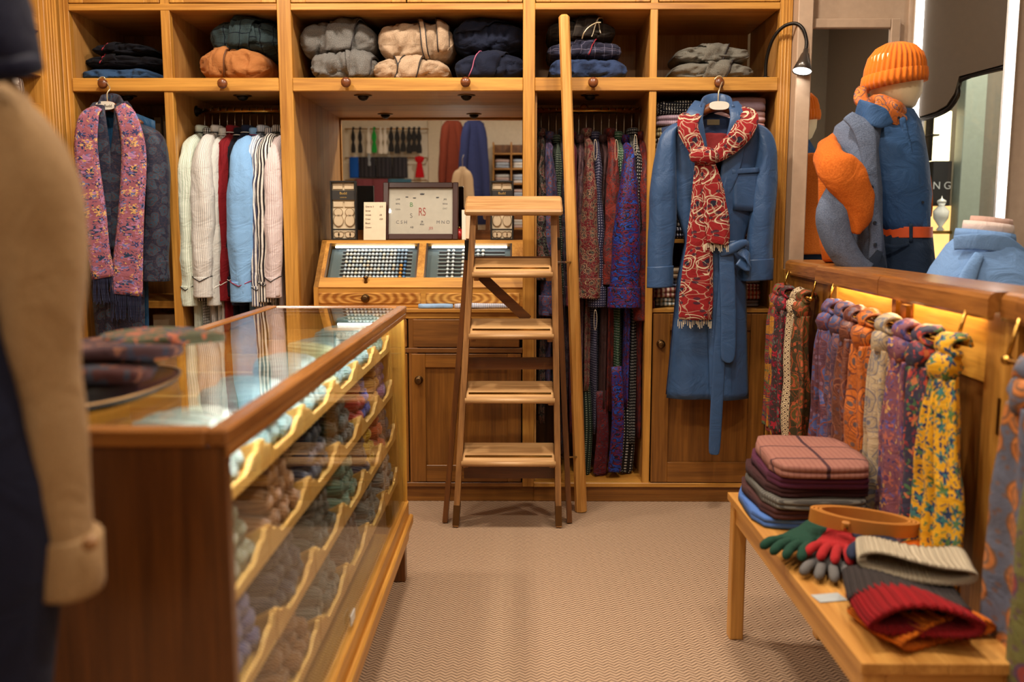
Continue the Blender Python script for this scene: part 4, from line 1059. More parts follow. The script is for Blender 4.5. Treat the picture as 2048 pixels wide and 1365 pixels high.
# hanger over the knob
def display_hanger(par, p, kx, lab, w=.17):
    hb = MB(); hb.tube(spline([(p.x - w, p.y + .01, p.z - .075), (p.x - w * .45, p.y + .005, p.z - .03), (p.x, p.y, p.z), (p.x + w * .45, p.y + .005, p.z - .03), (p.x + w, p.y + .01, p.z - .075)], 4), [.010, .012, .014, .016, .017, .018, .02, .021, .022, .021, .02, .018, .017, .016, .014, .012, .010], 10)
    h = hb.build('hanger', wood('knob', 'x'), par, smooth=True)
    ky = D - .034; kz = 1.886
    MB().tube(spline([(p.x, p.y, p.z), (p.x, p.y - .002, p.z + .05), (p.x + .008, p.y + .01, p.z + .075), (kx + .014, ky, kz - .012), (kx + .008, ky, kz + .004), (kx - .008, ky, kz + .004), (kx - .022, ky - .004, kz - .01)], 5), .0026, 8).build('hook', plain('pale_wire', s2l(214, 196, 160), .3, .7), h, smooth=True)
    MB().loft([ell((p.x, p.y + dy, p.z - .002), (1, 0, 0), (0, 0, 1), g * .042, g * .018, 24, sq=2.6) for dy, g in ((-.022, .97), (-.0235, 1), (-.026, 1), (-.027, .96))]).build('name_plate', plain('ivory_plate', s2l(216, 210, 196), .4), h)
    return h
h = display_hanger(rb, bp(1436, 212, .0), at(1435, 167, D).x, '')
# red paisley scarf on the robe
SCF = cloth('paisley', (136, 34, 36), (200, 182, 152), (126, 36, 38), (40, 38, 52), scale=.75, rough=.8)
sf = thing('paisley_scarf', 'red cream and navy paisley scarf knotted around the blue robe', 'scarf', bp(1405, 640))
def sband(nm, pts, ws, wdir=(1, 0, 0), th=.010, pl=.25, par=sf, mat=SCF, dy=-.085):
    mb = MB(); band(mb, [tuple(bp(p[0], p[1], dy + (p[2] if len(p) > 2 else 0))) for p in pts], wdir, ws, th, 20, pl, 7)
    jitter(mb, .004, 14, len(pts)); return mb.build(nm, mat, par, smooth=True)
sband('collar_wrap', [(1398, 222, .07), (1378, 238, .02), (1377, 262), (1390, 292), (1403, 316)], [.05, .085, .085, .07, .05])
sband('collar_wrap', [(1474, 220, .07), (1496, 236, .02), (1486, 262), (1456, 294), (1422, 318)], [.05, .08, .085, .075, .05], (1, 0, .6))
mb = MB().loft([ell(tuple(bp(1408, 308 + dz, -.10)), (1, 0, 0), (0, 1, 0), r_, r_ * .62, 20, .12, 6) for dz, r_ in ((-14, .02), (-8, .05), (2, .062), (14, .056), (22, .03))])
jitter(mb, .006, 20, 2); mb.build('knot', SCF, sf, smooth=True)
sband('tail', [(1412, 318), (1424, 370), (1432, 430), (1436, 470), (1434, 488)], [.05, .085, .10, .10, .09], dy=-.10)
sband('tail', [(1402, 318), (1402, 400), (1398, 500), (1392, 590), (1390, 640)], [.05, .08, .115, .14, .14], dy=-.085)
sband('inner_fold', [(1430, 268, .04), (1430, 300, .02), (1424, 320)], [.10, .10, .06], dy=-.05, mat=cloth('plain', (118, 38, 38)))
for px0, px1, py, nm, dy in ((1405, 1458, 492, 0, -.10), (1355, 1424, 645, 1, -.085)):
    mb = MB(); n = 22
    fr = []
    o0 = None
    for k in range(n):
        a = bp(px0 + (px1 - px0) * (k + .5) / n, py - 6 + 5 * math.sin(k), dy); b2 = bp(px0 + (px1 - px0) * (k + .5) / n + R.uniform(-1.5, 1.5), py + 8 + 5 * math.sin(k), dy)
        mb.tube([a, b2], .0016, 4)
    o = mb.build('fringe', cloth('plain', (214, 198, 170)), sf); o['kind'] = 'stuff'

# ---- navy paisley robe with pink scarf on the left
ay = 3.93
def ap(px, py, dy=0.0): return at(px, py, ay + dy)
NVP = cloth('paisley', (36, 40, 58), (74, 58, 62), (44, 66, 84), (64, 50, 60), scale=1.5, rough=.5); TEAL = cloth('plain', (28, 66, 98), rough=.45)
ra = thing('smoking_robe', 'dark navy paisley robe with pink floral scarf hanging from a knob', 'robe', ap(220, 700))
def tabpa(rows): return lerp_tab([(ap(px, py).z, ap(px, py).x) for px, py in rows])
sL = tabpa([(166, 262), (172, 400), (182, 560), (200, 760), (205, 900)]); sR = tabpa([(306, 262), (296, 330), (292, 420), (288, 500), (292, 640), (295, 760), (298, 900)])
eL = tabpa([(196, 215), (200, 300), (215, 430), (240, 520), (262, 900)]); eR = tabpa([(238, 215), (234, 300), (222, 430), (214, 520), (225, 900)])
zn2, zs2, zh2 = ap(0, 212).z, ap(0, 262).z, ap(0, 860).z
panel(sL, sR, ay + .03, 0.0, lambda u: zn2 - .06 * abs(u - .5) * 2, zh2, seed=4).build('lining', TEAL, ra, smooth=True, solid=.004)
panel(eL, sL, ay + .02, .05, lambda u: zn2 - (zn2 - zs2) * u, zh2, seed=1.5).build('front_panel', NVP, ra, smooth=True, solid=.004)
panel(eR, sR, ay + .02, .05, lambda u: zn2 - (zn2 - zs2) * u, zh2, seed=2.5, off=.012).build('front_panel', NVP, ra, smooth=True, solid=.004)
path = [(*ap(280, 256, -.01), .022, .04), (*ap(304, 280, -.01), .05, .05), (*ap(312, 330, -.01), .055, .055), (*ap(313, 420, -.01), .056, .05), (*ap(310, 500, -.01), .058, .048), (*ap(308, 560, -.01), .062, .046)]
s_ = sleeve_mesh(path, 3).build('sleeve', NVP, ra, smooth=True); e = path[-1]
MB().loft([ell((e[0], e[1], e[2] + dz), (1, 0, .0), (0, 1, 0), e[3] + .004, e[4] + .005, 22) for dz in (.085, .08, 0, -.006)]).build('cuff', NVP, s_, smooth=True)
for sgn, pts in ((-1, [(203, 206), (198, 235), (204, 330), (214, 430), (224, 500)]), (1, [(238, 206), (243, 235), (240, 330), (232, 430), (224, 500)])):
    mb = MB(); band(mb, [tuple(ap(px + sgn * 6, py, -.05 + (.04 if i == 0 else 0))) for i, (px, py) in enumerate(pts)], (1, 0, 0), [.05, .085, .115, .10, .03], .006); mb.build('lapel', NVP, ra, smooth=True)
mb = MB(); band(mb, [tuple(ap(200, 214, -.02)), tuple(ap(208, 202, .03)), tuple(ap(222, 198, .04)), tuple(ap(236, 202, .03)), tuple(ap(244, 214, -.02))], (0, .2, 1), .05, .008); mb.build('collar', NVP, ra, smooth=True)
h = display_hanger(ra, ap(216, 212, .0), at(213, 172, D).x, '', .14)
text('lettering', 'Budd', .016, tuple(ap(216, 212, -.0275)), (PI / 2, 0, 0), BLACK, h)
PNK = cloth('floral', (158, 96, 110), (60, 62, 104), (110, 116, 168), (216, 170, 110), (44, 66, 96), (178, 128, 168), scale=1.6, rough=.6)
s2_ = thing('fringed_scarf', 'pink floral silk scarf with navy fringe draped over the left robe', 'scarf', ap(230, 640))
for pts, ws in (([(196, 216, .03), (178, 236), (172, 300), (186, 420), (196, 500), (208, 556)], [.05, .085, .10, .11, .10, .10]), ([(240, 212, .03), (256, 240), (268, 310), (262, 430), (256, 520), (252, 590)], [.05, .085, .105, .11, .125, .14])):
    mb = MB(); band(mb, [tuple(ap(p[0], p[1], -.072 + (p[2] if len(p) > 2 else 0))) for p in pts], (1, 0, 0), ws, .007, 20, .2, 6); tl = mb.build('tail', PNK, s2_, smooth=True)
    e = pts[-1]; w = ws[-1]; mb = MB()
    for k in range(30):
        a = ap(e[0], e[1] - 3, -.074); a.x += w * ((k + .5) / 30 - .5) * .96; b2 = a + Vector((R.uniform(-.01, .01), R.uniform(-.006, .004), -.115 + R.uniform(-.01, .01)))
        mb.tube([a, (a + b2) / 2 + Vector((R.uniform(-.003, .003), 0, 0)), b2], .0022, 4)
    o = mb.build('fringe', cloth('plain', (34, 36, 58), rough=.5), tl); o['kind'] = 'stuff'
# ================================================================== folded robes on the top shelf
ZSH = ZR1 - .003
def bundle(name, label, px0, px1, py0, py1, mat, y=4.06, dep=.36, lap=None, piping=None, seed=0.0, base=None, group='folded robes on the top shelf', tilt=0.0, cat='robe', flip=1, sq=3.0):
    """soft folded robe with crossing shawl lapels; front face at depth y"""
    a, b_ = at(px0, py1, y + .03), at(px1, py0, y + .03)
    z0 = a.z if base is None else base; z1 = b_.z
    cx, cz = (a.x + b_.x) / 2, (z0 + z1) / 2; hw, hh, hd = (b_.x - a.x) / 2, (z1 - z0) / 2, dep / 2; cy = y + hd
    t = thing(name, label, cat, (cx, cy, z0), group)
    def S(u, an, o=0.0):
        # u along x (-1..1), an angle around: 0 front, pi/2 top
        g = max(0.0, 1 - abs(u) ** 3.6) ** .42
        ca, sa = math.cos(an), math.sin(an); e = 2 / sq
        yy = -math.copysign(abs(ca) ** e, ca); zz = math.copysign(abs(sa) ** e, sa)
        bul = 1 + .16 * noise.noise((u * 1.7 + seed, an * .8, seed * .37)) + .09 * noise.noise((u * 4 + seed, an * 2.1, seed)) - .10 * max(0, 1 - abs(noise.noise((u * 2.3 + seed * 2, an * 1.5, seed))) * 7)
        crease = 1 - .05 * max(0, math.sin(an * 1.0 + u * 5 + seed)) ** 6
        k = g * bul * crease
        zt = zz * hh * k * (1 - .12 * u * tilt) + o * zz
        zt = max(zt, -hh)
        return Vector((cx + u * hw * (1 + o * .5), cy + yy * (hd * (.55 + .45 * g) * bul) + o * yy, cz + zt))
    nu, na = 44, 56
    rings = [[S(-1 + 2 * i / nu, 2 * PI * k / na) for k in range(na)] for i in range(nu + 1)]
    MB().loft(rings).build('body', mat, t, smooth=True)
    for lp_ in (lap or []):
        u0, u1, w0, w1, a0, a1, o_ = lp_
        def f(s_, v, e=0.0):
            u = (u0 + (u1 - u0) * v) + (s_ - .5) * 1.35 * (w0 + (w1 - w0) * v) + .03 * math.sin(v * 3)
            return S(max(-.97, min(.97, u)), a0 + (a1 - a0) * v, o_ * 1.5 + .004 * math.sin(s_ * PI) + e)
        L1 = MB().grid(8, 16, f).build('lapel', mat, t, smooth=True, solid=.005)
        if piping:
            for s_ in piping[1]:
                MB().tube([f(s_, v / 16, .004) for v in range(17)], .0026, 6).build('piping', piping[0], L1, smooth=True)

    return t
LX = lambda x=0.0, o=.006: [(-.25 + x, .22 + x, .5, .42, 2.2, -.15, o), (.42 + x, -.02 + x, .55, .40, 2.2, -.3, o + .008)]
redp2 = plain('crimson_piping', s2l(150, 26, 44), .6); blkp2 = plain('dark_cord', s2l(34, 28, 28), .6); pnkp = plain('pink_piping', s2l(170, 90, 120), .6)
GREY = cloth('tweed', (82, 80, 78), (128, 124, 118), scale=1.6); OAT = cloth('tweed', (158, 130, 104), (192, 166, 138), scale=1.6); NAV = cloth('plain', (30, 34, 50)); BLKN = cloth('plain', (22, 22, 28)); CAMEL = cloth('plain', (170, 110, 62))
TART = cloth('pane', (40, 52, 56), (24, 30, 36), (70, 84, 82), scale=2.2)
# bay 1
b1 = ZSH
bundle('folded_robe', 'denim blue folded robe at the bottom of the left shelf stack', 154, 312, 136, 164, cloth('plain', (52, 78, 112)), base=b1, seed=1, sq=3.4)
bundle('folded_robe', 'black folded robe with red piping, middle of the left shelf stack', 164, 322, 108, 137, BLKN, lap=[(-.35, -.25, .05, .35, 2.0, -.2, .004)], piping=(redp2, (0,)), seed=2, y=4.08)
bundle('folded_robe', 'black folded robe with red piping, topmost of the left shelf stack', 180, 300, 85, 110, BLKN, lap=[(-.1, -.3, .05, .3, 2.0, -.2, .004)], piping=(redp2, (0,)), seed=3, y=4.08)
# bay 2
bundle('folded_robe', 'camel folded robe with dark edging under the tartan robe', 394, 534, 94, 160, CAMEL, base=b1, lap=[(-.2, -.42, .35, .3, 2.0, -.6, .005)], piping=(plain('brown_cord', s2l(94, 56, 32), .6), (1,)), seed=4)
bundle('folded_robe', 'dark green tartan folded robe resting on the camel robe', 416, 560, 38, 112, TART, lap=LX(-.1), seed=5, y=4.08)
# bay 3
bundle('folded_robe', 'mid grey wool folded robe, lower of the grey pair', 619, 751, 98, 158, GREY, base=b1, lap=[(.05, .25, .12, .1, 2.0, -.4, .004), (.62, .5, .5, .45, 2.0, -.5, .008)], piping=(blkp2, (1,)), seed=6)
bundle('folded_robe', 'mid grey wool folded robe, upper of the grey pair', 596, 750, 38, 118, GREY, lap=[(.30, .05, .6, .5, 2.1, -.4, .01)], piping=(blkp2, (1,)), seed=7, y=4.09, tilt=.6)
bundle('folded_robe', 'oatmeal wool folded robe with dark cord edging, lower of the pair', 741, 898, 114, 158, OAT, base=b1, lap=[(-.45, -.1, .2, .2, 2.0, -.3, .005), (.25, -.1, .35, .4, 2.0, -.5, .009)], piping=(blkp2, (0, 1)), seed=8)
bundle('folded_robe', 'oatmeal wool folded robe with dark cord edging, upper of the pair', 753, 906, 36, 126, OAT, lap=[(-.05, .32, .1, .1, 2.3, -.7, .006), (.62, .75, .3, .2, 2.2, -.4, .01)], piping=(blkp2, (0, 1)), seed=9, y=4.08)
bundle('folded_robe', 'dark navy folded robe with pink piping, lower of the navy pair', 908, 1052, 103, 158, NAV, base=b1, lap=[(.3, -.25, .5, .5, 2.0, -.5, .006)], piping=(pnkp, (0,)), seed=10)
bundle('folded_robe', 'dark navy folded robe with wide lapel, upper of the navy pair', 903, 1052, 40, 108, NAV, lap=[(.35, -.55, .8, .5, 1.9, .1, .008)], seed=11, y=4.10)
# bay 4
bundle('folded_robe', 'navy blue folded robe at the bottom of the pole shelf stack', 1098, 1258, 114, 158, cloth('plain', (50, 64, 96)), base=b1, seed=12, sq=3.4)
bundle('folded_robe', 'navy checked folded robe with red piping in the pole shelf stack', 1094, 1246, 80, 122, cloth('pane', (42, 42, 58), (96, 92, 110), (42, 42, 58), scale=3.0), lap=[(.25, -.2, .35, .4, 2.0, -.3, .006)], piping=(redp2, (1,)), seed=13, y=4.08)
bundle('folded_robe', 'dark brown checked folded robe topping the pole shelf stack', 1094, 1234, 38, 86, cloth('pane', (44, 38, 34), (66, 58, 50), (44, 38, 34), scale=3.0), lap=LX(), piping=(plain('pale_cord', s2l(190, 176, 150), .6), (1,)), seed=14, y=4.09)
# bay 5
HERR = cloth('tweed', (70, 68, 62), (136, 130, 118), scale=2.2)
bundle('folded_robe', 'grey tweed folded robe, lower of the right shelf pair', 1344, 1514, 121, 158, HERR, base=b1, lap=[(-.3, -.05, .1, .1, 2.0, -.3, .004), (.3, -.05, .4, .4, 2.0, -.5, .007)], piping=(blkp2, (1,)), seed=15)
bundle('folded_robe', 'grey tweed folded robe, upper of the right shelf pair', 1352, 1504, 89, 128, HERR, lap=[(-.4, -.1, .1, .1, 2.0, -.3, .004), (.25, -.1, .45, .4, 2.0, -.5, .007)], piping=(blkp2, (1,)), seed=16, y=4.08)

# ================================================================== flat folded shirts
def folded(name, label, cat, x0, x1, y0, y1, z0, h, mat, layers=2, seed=0.0, group=None, rot=0.0, bulge=.1, par=None, groove=.012):
    cx, cy = (x0 + x1) / 2, (y0 + y1) / 2; hw, hd = (x1 - x0) / 2, (y1 - y0) / 2
    mb = MB(); rings = []; nx = 14; nf = 6 * layers
    for i in range(nx + 1):
        u = -1 + 2 * i / nx; g = max(0.0, 1 - abs(u) ** 8) ** .5 if abs(u) < 1 else 0.0
        g = .55 + .45 * g; ring = []
        hh = h * (1 + bulge * math.cos(u * 1.4)) / (1 + bulge)
        for j in range(nf + 1):
            t_ = j / nf; s_ = abs(math.sin(PI * layers * t_)) ** .6
            ring.append(Vector((u * hw, -hd * g + groove * (1 - s_), hh * (.5 + (t_ - .5) * (.7 + .3 * g)))))
        for j in range(1, 5): ring.append(Vector((u * hw, -hd * g + groove + (2 * hd * g - 2 * groove) * j / 5, hh * (.5 + .5 * (.7 + .3 * g)) + .003 * math.sin(j))))
        for j in range(5):
            t_ = 1 - j / 4; ring.append(Vector((u * hw, hd * g - (.008 if j in (0, 4) else 0), hh * (.5 + (t_ - .5) * (.7 + .3 * g)))))
        for j in range(1, 5): ring.append(Vector((u * hw, hd * g - groove - (2 * hd * g - 2 * groove) * j / 5, hh * (.5 - .5 * (.7 + .3 * g)))))
        rings.append(ring)
    mb.loft(rings)
    mb.v = [(p[0] + .004 * noise.noise(Vector(p) * 12 + Vector((seed, 0, 0))), p[1] + .008 * noise.noise(Vector(p) * 9 + Vector((0, seed, 0))), max(0.0005, p[2] + .003 * noise.noise(Vector(p) * 10 + Vector((seed, seed, 0))))) for p in mb.v]
    mb.uv = [[(mb.v[i][0], mb.v[i][1] - mb.v[i][2]) for i in f] for f in mb.f]
    o = mb.build(name, mat, None, smooth=True); o.location = (cx, cy, z0); o.rotation_euler = (0, 0, rot)
    return tag(o, label, cat, group)
ST = lambda a, b_, s_=1.0: cloth('stripe', a, b_, scale=s_)
SHC = [('white dotted black', cloth('dots', (30, 30, 38), (214, 210, 200), scale=1.4)), ('mauve', ST((176, 150, 160), (150, 124, 138), 2)), ('khaki striped', ST((176, 160, 120), (120, 108, 84), 1.6)), ('black and cream striped', ST((206, 190, 160), (40, 36, 40), 1.5)), ('tan', cloth('plain', (168, 128, 92))), ('brown', cloth('plain', (112, 80, 62))),
       ('lilac', cloth('plain', (176, 152, 164))), ('pale pink', cloth('plain', (196, 160, 158))), ('rose', cloth('plain', (190, 142, 140))), ('dusty rose striped', ST((196, 150, 146), (170, 120, 120), 1.6)), ('dark slate', cloth('plain', (52, 52, 64))), ('salmon', cloth('plain', (190, 128, 108)))]
def col_stack(xa, xb, items, z0, hs, tagw, seed0):
    z = z0
    for i, (nm, mt) in enumerate(items):
        h = hs[i % len(hs)]
        o = folded('folded_shirt', '%s folded shirt in the %s' % (nm, tagw), 'shirt', xa + R.uniform(0, .008), xb - R.uniform(0, .008), 4.07 + R.uniform(0, .012), 4.42, z + .0015, h, mt, 2, seed0 + i, 'folded shirts on the right shelves')
        z += h + .001
xs = (.592, .848, .858, 1.108)
col_stack(xs[0], xs[1], SHC[5::-1], 1.518, (.045, .04, .042, .045, .05, .06), 'left pile of the top shirt shelf', 0)
col_stack(xs[2], xs[3], SHC[11:5:-1], 1.518, (.05, .045, .05, .042, .05, .06), 'right pile of the top shirt shelf', 10)
mid = [('navy dotted', cloth('dots', (34, 36, 58), (190, 186, 190), scale=1.3)), ('black checked', cloth('check', (180, 170, 160), (40, 36, 40), scale=1.2)), ('cream', cloth('plain', (206, 190, 166))), ('dark brown', cloth('plain', (80, 56, 48))), ('grey', cloth('plain', (130, 124, 122)))]
col_stack(xs[0], xs[1], mid, 1.198, (.05, .045, .05), 'left pile of the middle shirt shelf', 20)
col_stack(xs[2], xs[3], mid[::-1], 1.198, (.05, .045, .05), 'right pile of the middle shirt shelf', 30)
low = [('grey', cloth('plain', (150, 136, 130))), ('orange striped', ST((222, 190, 166), (196, 92, 58), 1.0)), ('red striped', ST((214, 196, 190), (150, 70, 80), 1.0)), ('pale blue', cloth('plain', (180, 184, 196))), ('lavender', cloth('plain', (170, 160, 190)))]
col_stack(xs[0], xs[1], [('grey white striped', ST((206, 200, 190), (110, 120, 120), .9)), ('multi striped', ST((204, 180, 160), (130, 70, 70), .8)), ('blue checked', cloth('check', (200, 204, 210), (90, 104, 140), scale=1.1)), ('beige', cloth('plain', (196, 176, 150)))], .8905, (.04, .045), 'left pile of the bottom shirt shelf', 40)
col_stack(xs[2], xs[3], low, .8905, (.032, .042, .03), 'right pile of the bottom shirt shelf', 50)

# ================================================================== left bay: box files, books, case
t0 = -1.925
fb = []
for k in range(9):
    x = -1.905 + k * .041; h = .24 + .01 * (k % 3)
    t = thing('box_file', 'grey box file, number %s from the left behind the robe' % ['one', 'two', 'three', 'four', 'five', 'six', 'seven', 'eight', 'nine'][k], 'box file', (x + .018, 4.44, 1.52), 'box files behind the robe')
    bx('spine', plain('grey_board', s2l(120, 112, 100), .7), t, x, x + .036, 4.36, 4.52, 1.52, 1.52 + h, .002)
    bx('spine_label', plain('pale_label', s2l(176, 166, 146), .7), t, x + .006, x + .030, 4.358, 4.36, 1.55, 1.52 + h - .03, 0)
bx('file_shelf', SX, u1, -1.942, -1.538, 4.33, DB, 1.50, 1.518, .002)
def book(label, x0, x1, y0, z0, h, col, band_=None):
    t = thing('book', label, 'book', ((x0 + x1) / 2, y0 + .1, z0), 'books in the left bay')
    m = plain('book_cloth_%d_%d_%d' % col, s2l(*col), .6)
    bx('page_block', plain('paper', s2l(220, 210, 186), .8), t, x0 + .003, x1 - .003, y0 + .004, y0 + .2, z0 + .003, z0 + h - .003, 0)
    bx('cover', m, t, x0, x1, y0, y0 + .21, z0, z0 + .003, 0); bx('cover', m, t, x0, x1, y0, y0 + .21, z0 + h - .003, z0 + h, 0)
z = .919
for i, (h, c) in enumerate(((.05, (200, 196, 188)), (.04, (60, 64, 62)), (.045, (150, 134, 90)), (.05, (60, 104, 90)), (.06, (180, 180, 176)))):
    book('%s book lying in the left bay pile' % ['pale grey thick', 'charcoal', 'ochre', 'green', 'white topmost'][i], -1.93, -1.77 - .01 * (i % 2), 4.08, z, h, c); z += h + .001
cs = thing('leather_case', 'reddish brown leather case on the left bay floor', 'case', (-1.84, 4.2, .09))
a, b_ = at(196, 760, 4.1), at(228, 660, 4.1)
LEA = plain('red_leather', s2l(104, 46, 30), .4)
bx('body', LEA, cs, -1.935, b_.x, 4.08, 4.42, .0915, .70, .012); bx('lid', LEA, cs, -1.937, b_.x + .004, 4.076, 4.424, .70, .74, .014)
bx('stitching', plain('pale_thread', s2l(190, 150, 110), .7), cs, -1.93, b_.x - .004, 4.0755, 4.077, .698, .7015, 0)
bx('clasp', BRASS, cs, b_.x - .05, b_.x - .03, 4.07, 4.078, .66, .70, .002)
sc_ = thing('storage_box', 'plain beige storage box under the left bay shelf', 'box', (-1.62, 4.3, .09))
bx('body', plain('beige_board', s2l(168, 148, 120), .8), sc_, -1.70, -1.55, 4.14, 4.5, .0915, .82, .003); bx('lid', plain('beige_board', s2l(168, 148, 120), .8), sc_, -1.702, -1.548, 4.136, 4.504, .79, .85, .003)

# ================================================================== things on the desk
def sample_box(label, px0, px1, py0, py1):
    a, b_ = at(px0, py1, 4.28), at(px1, py0, 4.28); a.z = CZ2 + .001
    t = thing('cuff_sample_box', label, 'box', ((a.x + b_.x) / 2, 4.29, a.z), 'upright boxed sets on the desk')
    w = .007
    f = MB(); bx('tray_back', BLACK, t, a.x, b_.x, 4.298, 4.304, a.z, b_.z, .001)
    for x0, x1, z0, z1 in ((a.x, a.x + w, a.z, b_.z), (b_.x - w, b_.x, a.z, b_.z), (a.x + w, b_.x - w, a.z, a.z + w), (a.x + w, b_.x - w, b_.z - w, b_.z)): bx('edge', BLACK, t, x0, x1, 4.27, 4.298, z0, z1, .001)
    c0 = plain('ivory_card', s2l(224, 204, 170), .7); bx('backing_card', c0, t, a.x + w, b_.x - w, 4.290, 4.298, a.z + w, b_.z - w, 0)
    W, H_ = b_.x - a.x, b_.z - a.z
    iv = plain('ivory_leather', s2l(214, 192, 158), .5); ol = plain('seam_brown', s2l(150, 122, 88), .7)
    def disc(cx, cz, rx, rz):
        o = MB().loft([ell((cx, 4.29 - d, cz), (1, 0, 0), (0, 0, 1), rx * g, rz * g, 22) for d, g in ((0, 1.0), (.004, 1.0), (.006, .9))]).build('button_pair', iv, t, smooth=False)
        rr = ell((cx, 4.2845, cz), (1, 0, 0), (0, 0, 1), rx, rz, 22); MB().tube(rr + rr[:1], .0012, 5).build('rim', ol, o)
    for sx in (-.22, .22):
        cx = (a.x + b_.x) / 2 + sx * W; z = a.z
        disc(cx, z + H_ * .33, W * .19, H_ * .10); disc(cx, z + H_ * .47, W * .17, H_ * .07)
        disc(cx - .009, z + H_ * .09, W * .11, H_ * .05); disc(cx + .009, z + H_ * .09, W * .11, H_ * .05)
        bx('ribbon_block', iv, t, cx - W * .19, cx + W * .19, 4.284, 4.29, z + H_ * .56, z + H_ * .65, .001); bx('ribbon_block', iv, t, cx - W * .19, cx + W * .19, 4.284, 4.29, z + H_ * .86, z + H_ * .96, .001)
    bd = bx('paper_band', plain('charcoal_paper', s2l(46, 42, 38), .6), t, a.x + w, b_.x - w, 4.278, 4.281, a.z + H_ * .68, a.z + H_ * .84, 0)
    text('lettering', 'Budd', .017, ((a.x + b_.x) / 2, 4.2775, a.z + H_ * .79), (PI / 2, 0, 0), plain('gold_ink', s2l(200, 160, 80), .4), bd)
    text('small_lettering', 'LONDON', .007, ((a.x + b_.x) / 2, 4.2775, a.z + H_ * .72), (PI / 2, 0, 0), plain('gold_ink', s2l(200, 160, 80), .4), bd)
    bx('ribbon', BLACK, t, a.x + w, b_.x - w, 4.276, 4.279, a.z + H_ * .165, a.z + H_ * .19, 0)
sample_box('black framed box of ivory button pairs left of the price card', 663, 712, 362, 474)
sample_box('black framed box of ivory button pairs behind the ladder top', 981, 1027, 362, 474)
INK = plain('brown_ink', s2l(96, 76, 64), .7)
def tilted(px0, px1, py0, py1, y0, lean):
    """local frame for something propped on the ledge: x across, y up the face"""
    a, b_ = at(px0, py1, y0), at(px1, py0, y0 + lean)
    return Vector(((a.x + b_.x) / 2, y0, CZ2 + .001)), b_.x - a.x, (b_.z - CZ2) / math.cos(math.atan2(lean, b_.z - CZ2)), math.atan2(lean, b_.z - CZ2)
loc, w, h, an = tilted(727, 772, 405, 475, 4.262, .03)
pc = thing('price_card', 'cream card of handwritten prices propped beside the monogram frame', 'card', loc, rot=(-an, 0, 0))
MB().box(-w / 2, w / 2, 0, .002, 0, h).build('card', plain('cream_card', s2l(228, 208, 178), .3), pc, local=True)
def ltext(nm, s_, size, x, z, mat, par, sx=1.0, al='CENTER'):
    o = text(nm, s_, size, (0, 0, 0), (PI / 2, 0, 0), mat, par, al, sx=sx); o.location = (x, -.0012, z); return o
for i, (s1, s_2) in enumerate((('One to 3', '£15'), ('Script', ''), ('Initials', '£8'), ('Crest', '£20'), ('Block', ''), ('Crown', ''))):
    ltext('lettering', s1, .0105, -w / 2 + .008, h * (.88 - .11 * i), INK, pc, al='LEFT')
    if s_2: ltext('lettering', s_2, .0105, w / 2 - .03, h * (.88 - .11 * i), INK, pc, al='LEFT')
loc, w, h, an = tilted(766, 917, 366, 475, 4.30, .045)
mf = thing('monogram_frame', 'dark wooden frame of embroidered monogram samples on the desk', 'frame', loc, rot=(-an, 0, 0))
fw = .027
DKW = wood('brown', 'x'); FRW = plain('mahogany', s2l(64, 34, 26), .25)
for nm, b4 in (('frame_side', (-w / 2, -w / 2 + fw, 0, h)), ('frame_side', (w / 2 - fw, w / 2, 0, h)), ('frame_side', (-w / 2 + fw, w / 2 - fw, 0, fw)), ('frame_side', (-w / 2 + fw, w / 2 - fw, h - fw, h))):
    MB().box(b4[0], b4[1], -.012, .012, b4[2], b4[3], .003).build(nm, FRW, mf, local=True)
MB().box(-w / 2 + fw, w / 2 - fw, .002, .006, fw, h - fw).build('mount', plain('linen', s2l(206, 194, 180), .8), mf, local=True)
MB().box(-w / 2 + fw, w / 2 - fw, -.005, -.003, fw, h - fw).build('glass', GLASS, mf, local=True)
def mt(s_, size, fx, fz, col, sx=1.0):
    o = ltext('monogram', s_, size, (fx - .5) * (w - 2 * fw), fw + (h - 2 * fw) * fz, plain('thread_%d_%d_%d' % col, s2l(*col), .7), mf, sx); o.location.y = .0015
NAVY_T, RED_T, GRN_T, GRY_T, LT = (50, 50, 66), (172, 70, 60), (90, 140, 84), (130, 122, 116), (110, 104, 110)
mt('RS', .055, .52, .48, RED_T, .62); mt('C S H', .022, .20, .26, LT); mt('M N O', .022, .85, .26, LT); mt('JES', .017, .66, .13, (190, 90, 90)); mt('B', .03, .35, .64, GRN_T); mt('S', .03, .35, .40, GRY_T)
mt('AB', .013, .36, .15, NAVY_T); mt('LMR', .011, .14, .76, NAVY_T); mt('RPG', .011, .14, .66, NAVY_T); mt('CMA', .011, .14, .54, GRY_T); mt('JRS', .011, .88, .76, NAVY_T); mt('WAK', .011, .88, .66, NAVY_T); mt('DAT', .011, .88, .56, GRY_T); mt('JB', .013, .52, .27, NAVY_T); mt('MH', .013, .52, .21, NAVY_T)
def crown(fx, fz, s_):
    cx, cz = (fx - .5) * (w - 2 * fw), fw + (h - 2 * fw) * fz
    pts = [(-1, 0), (1, 0), (1.2, .9), (.6, .45), (.35, 1.0), (0, .5), (-.35, 1.0), (-.6, .45), (-1.2, .9)]
    MB().poly([(cx + a * s_, .0005, cz + b_ * s_) for a, b_ in pts], (0, .0012, 0)).build('crown', plain('thread_50_50_66', s2l(*NAVY_T), .7), mf, local=True)
crown(.52, .86, .009); crown(.28, .80, .006); crown(.40, .78, .006); crown(.76, .79, .006)
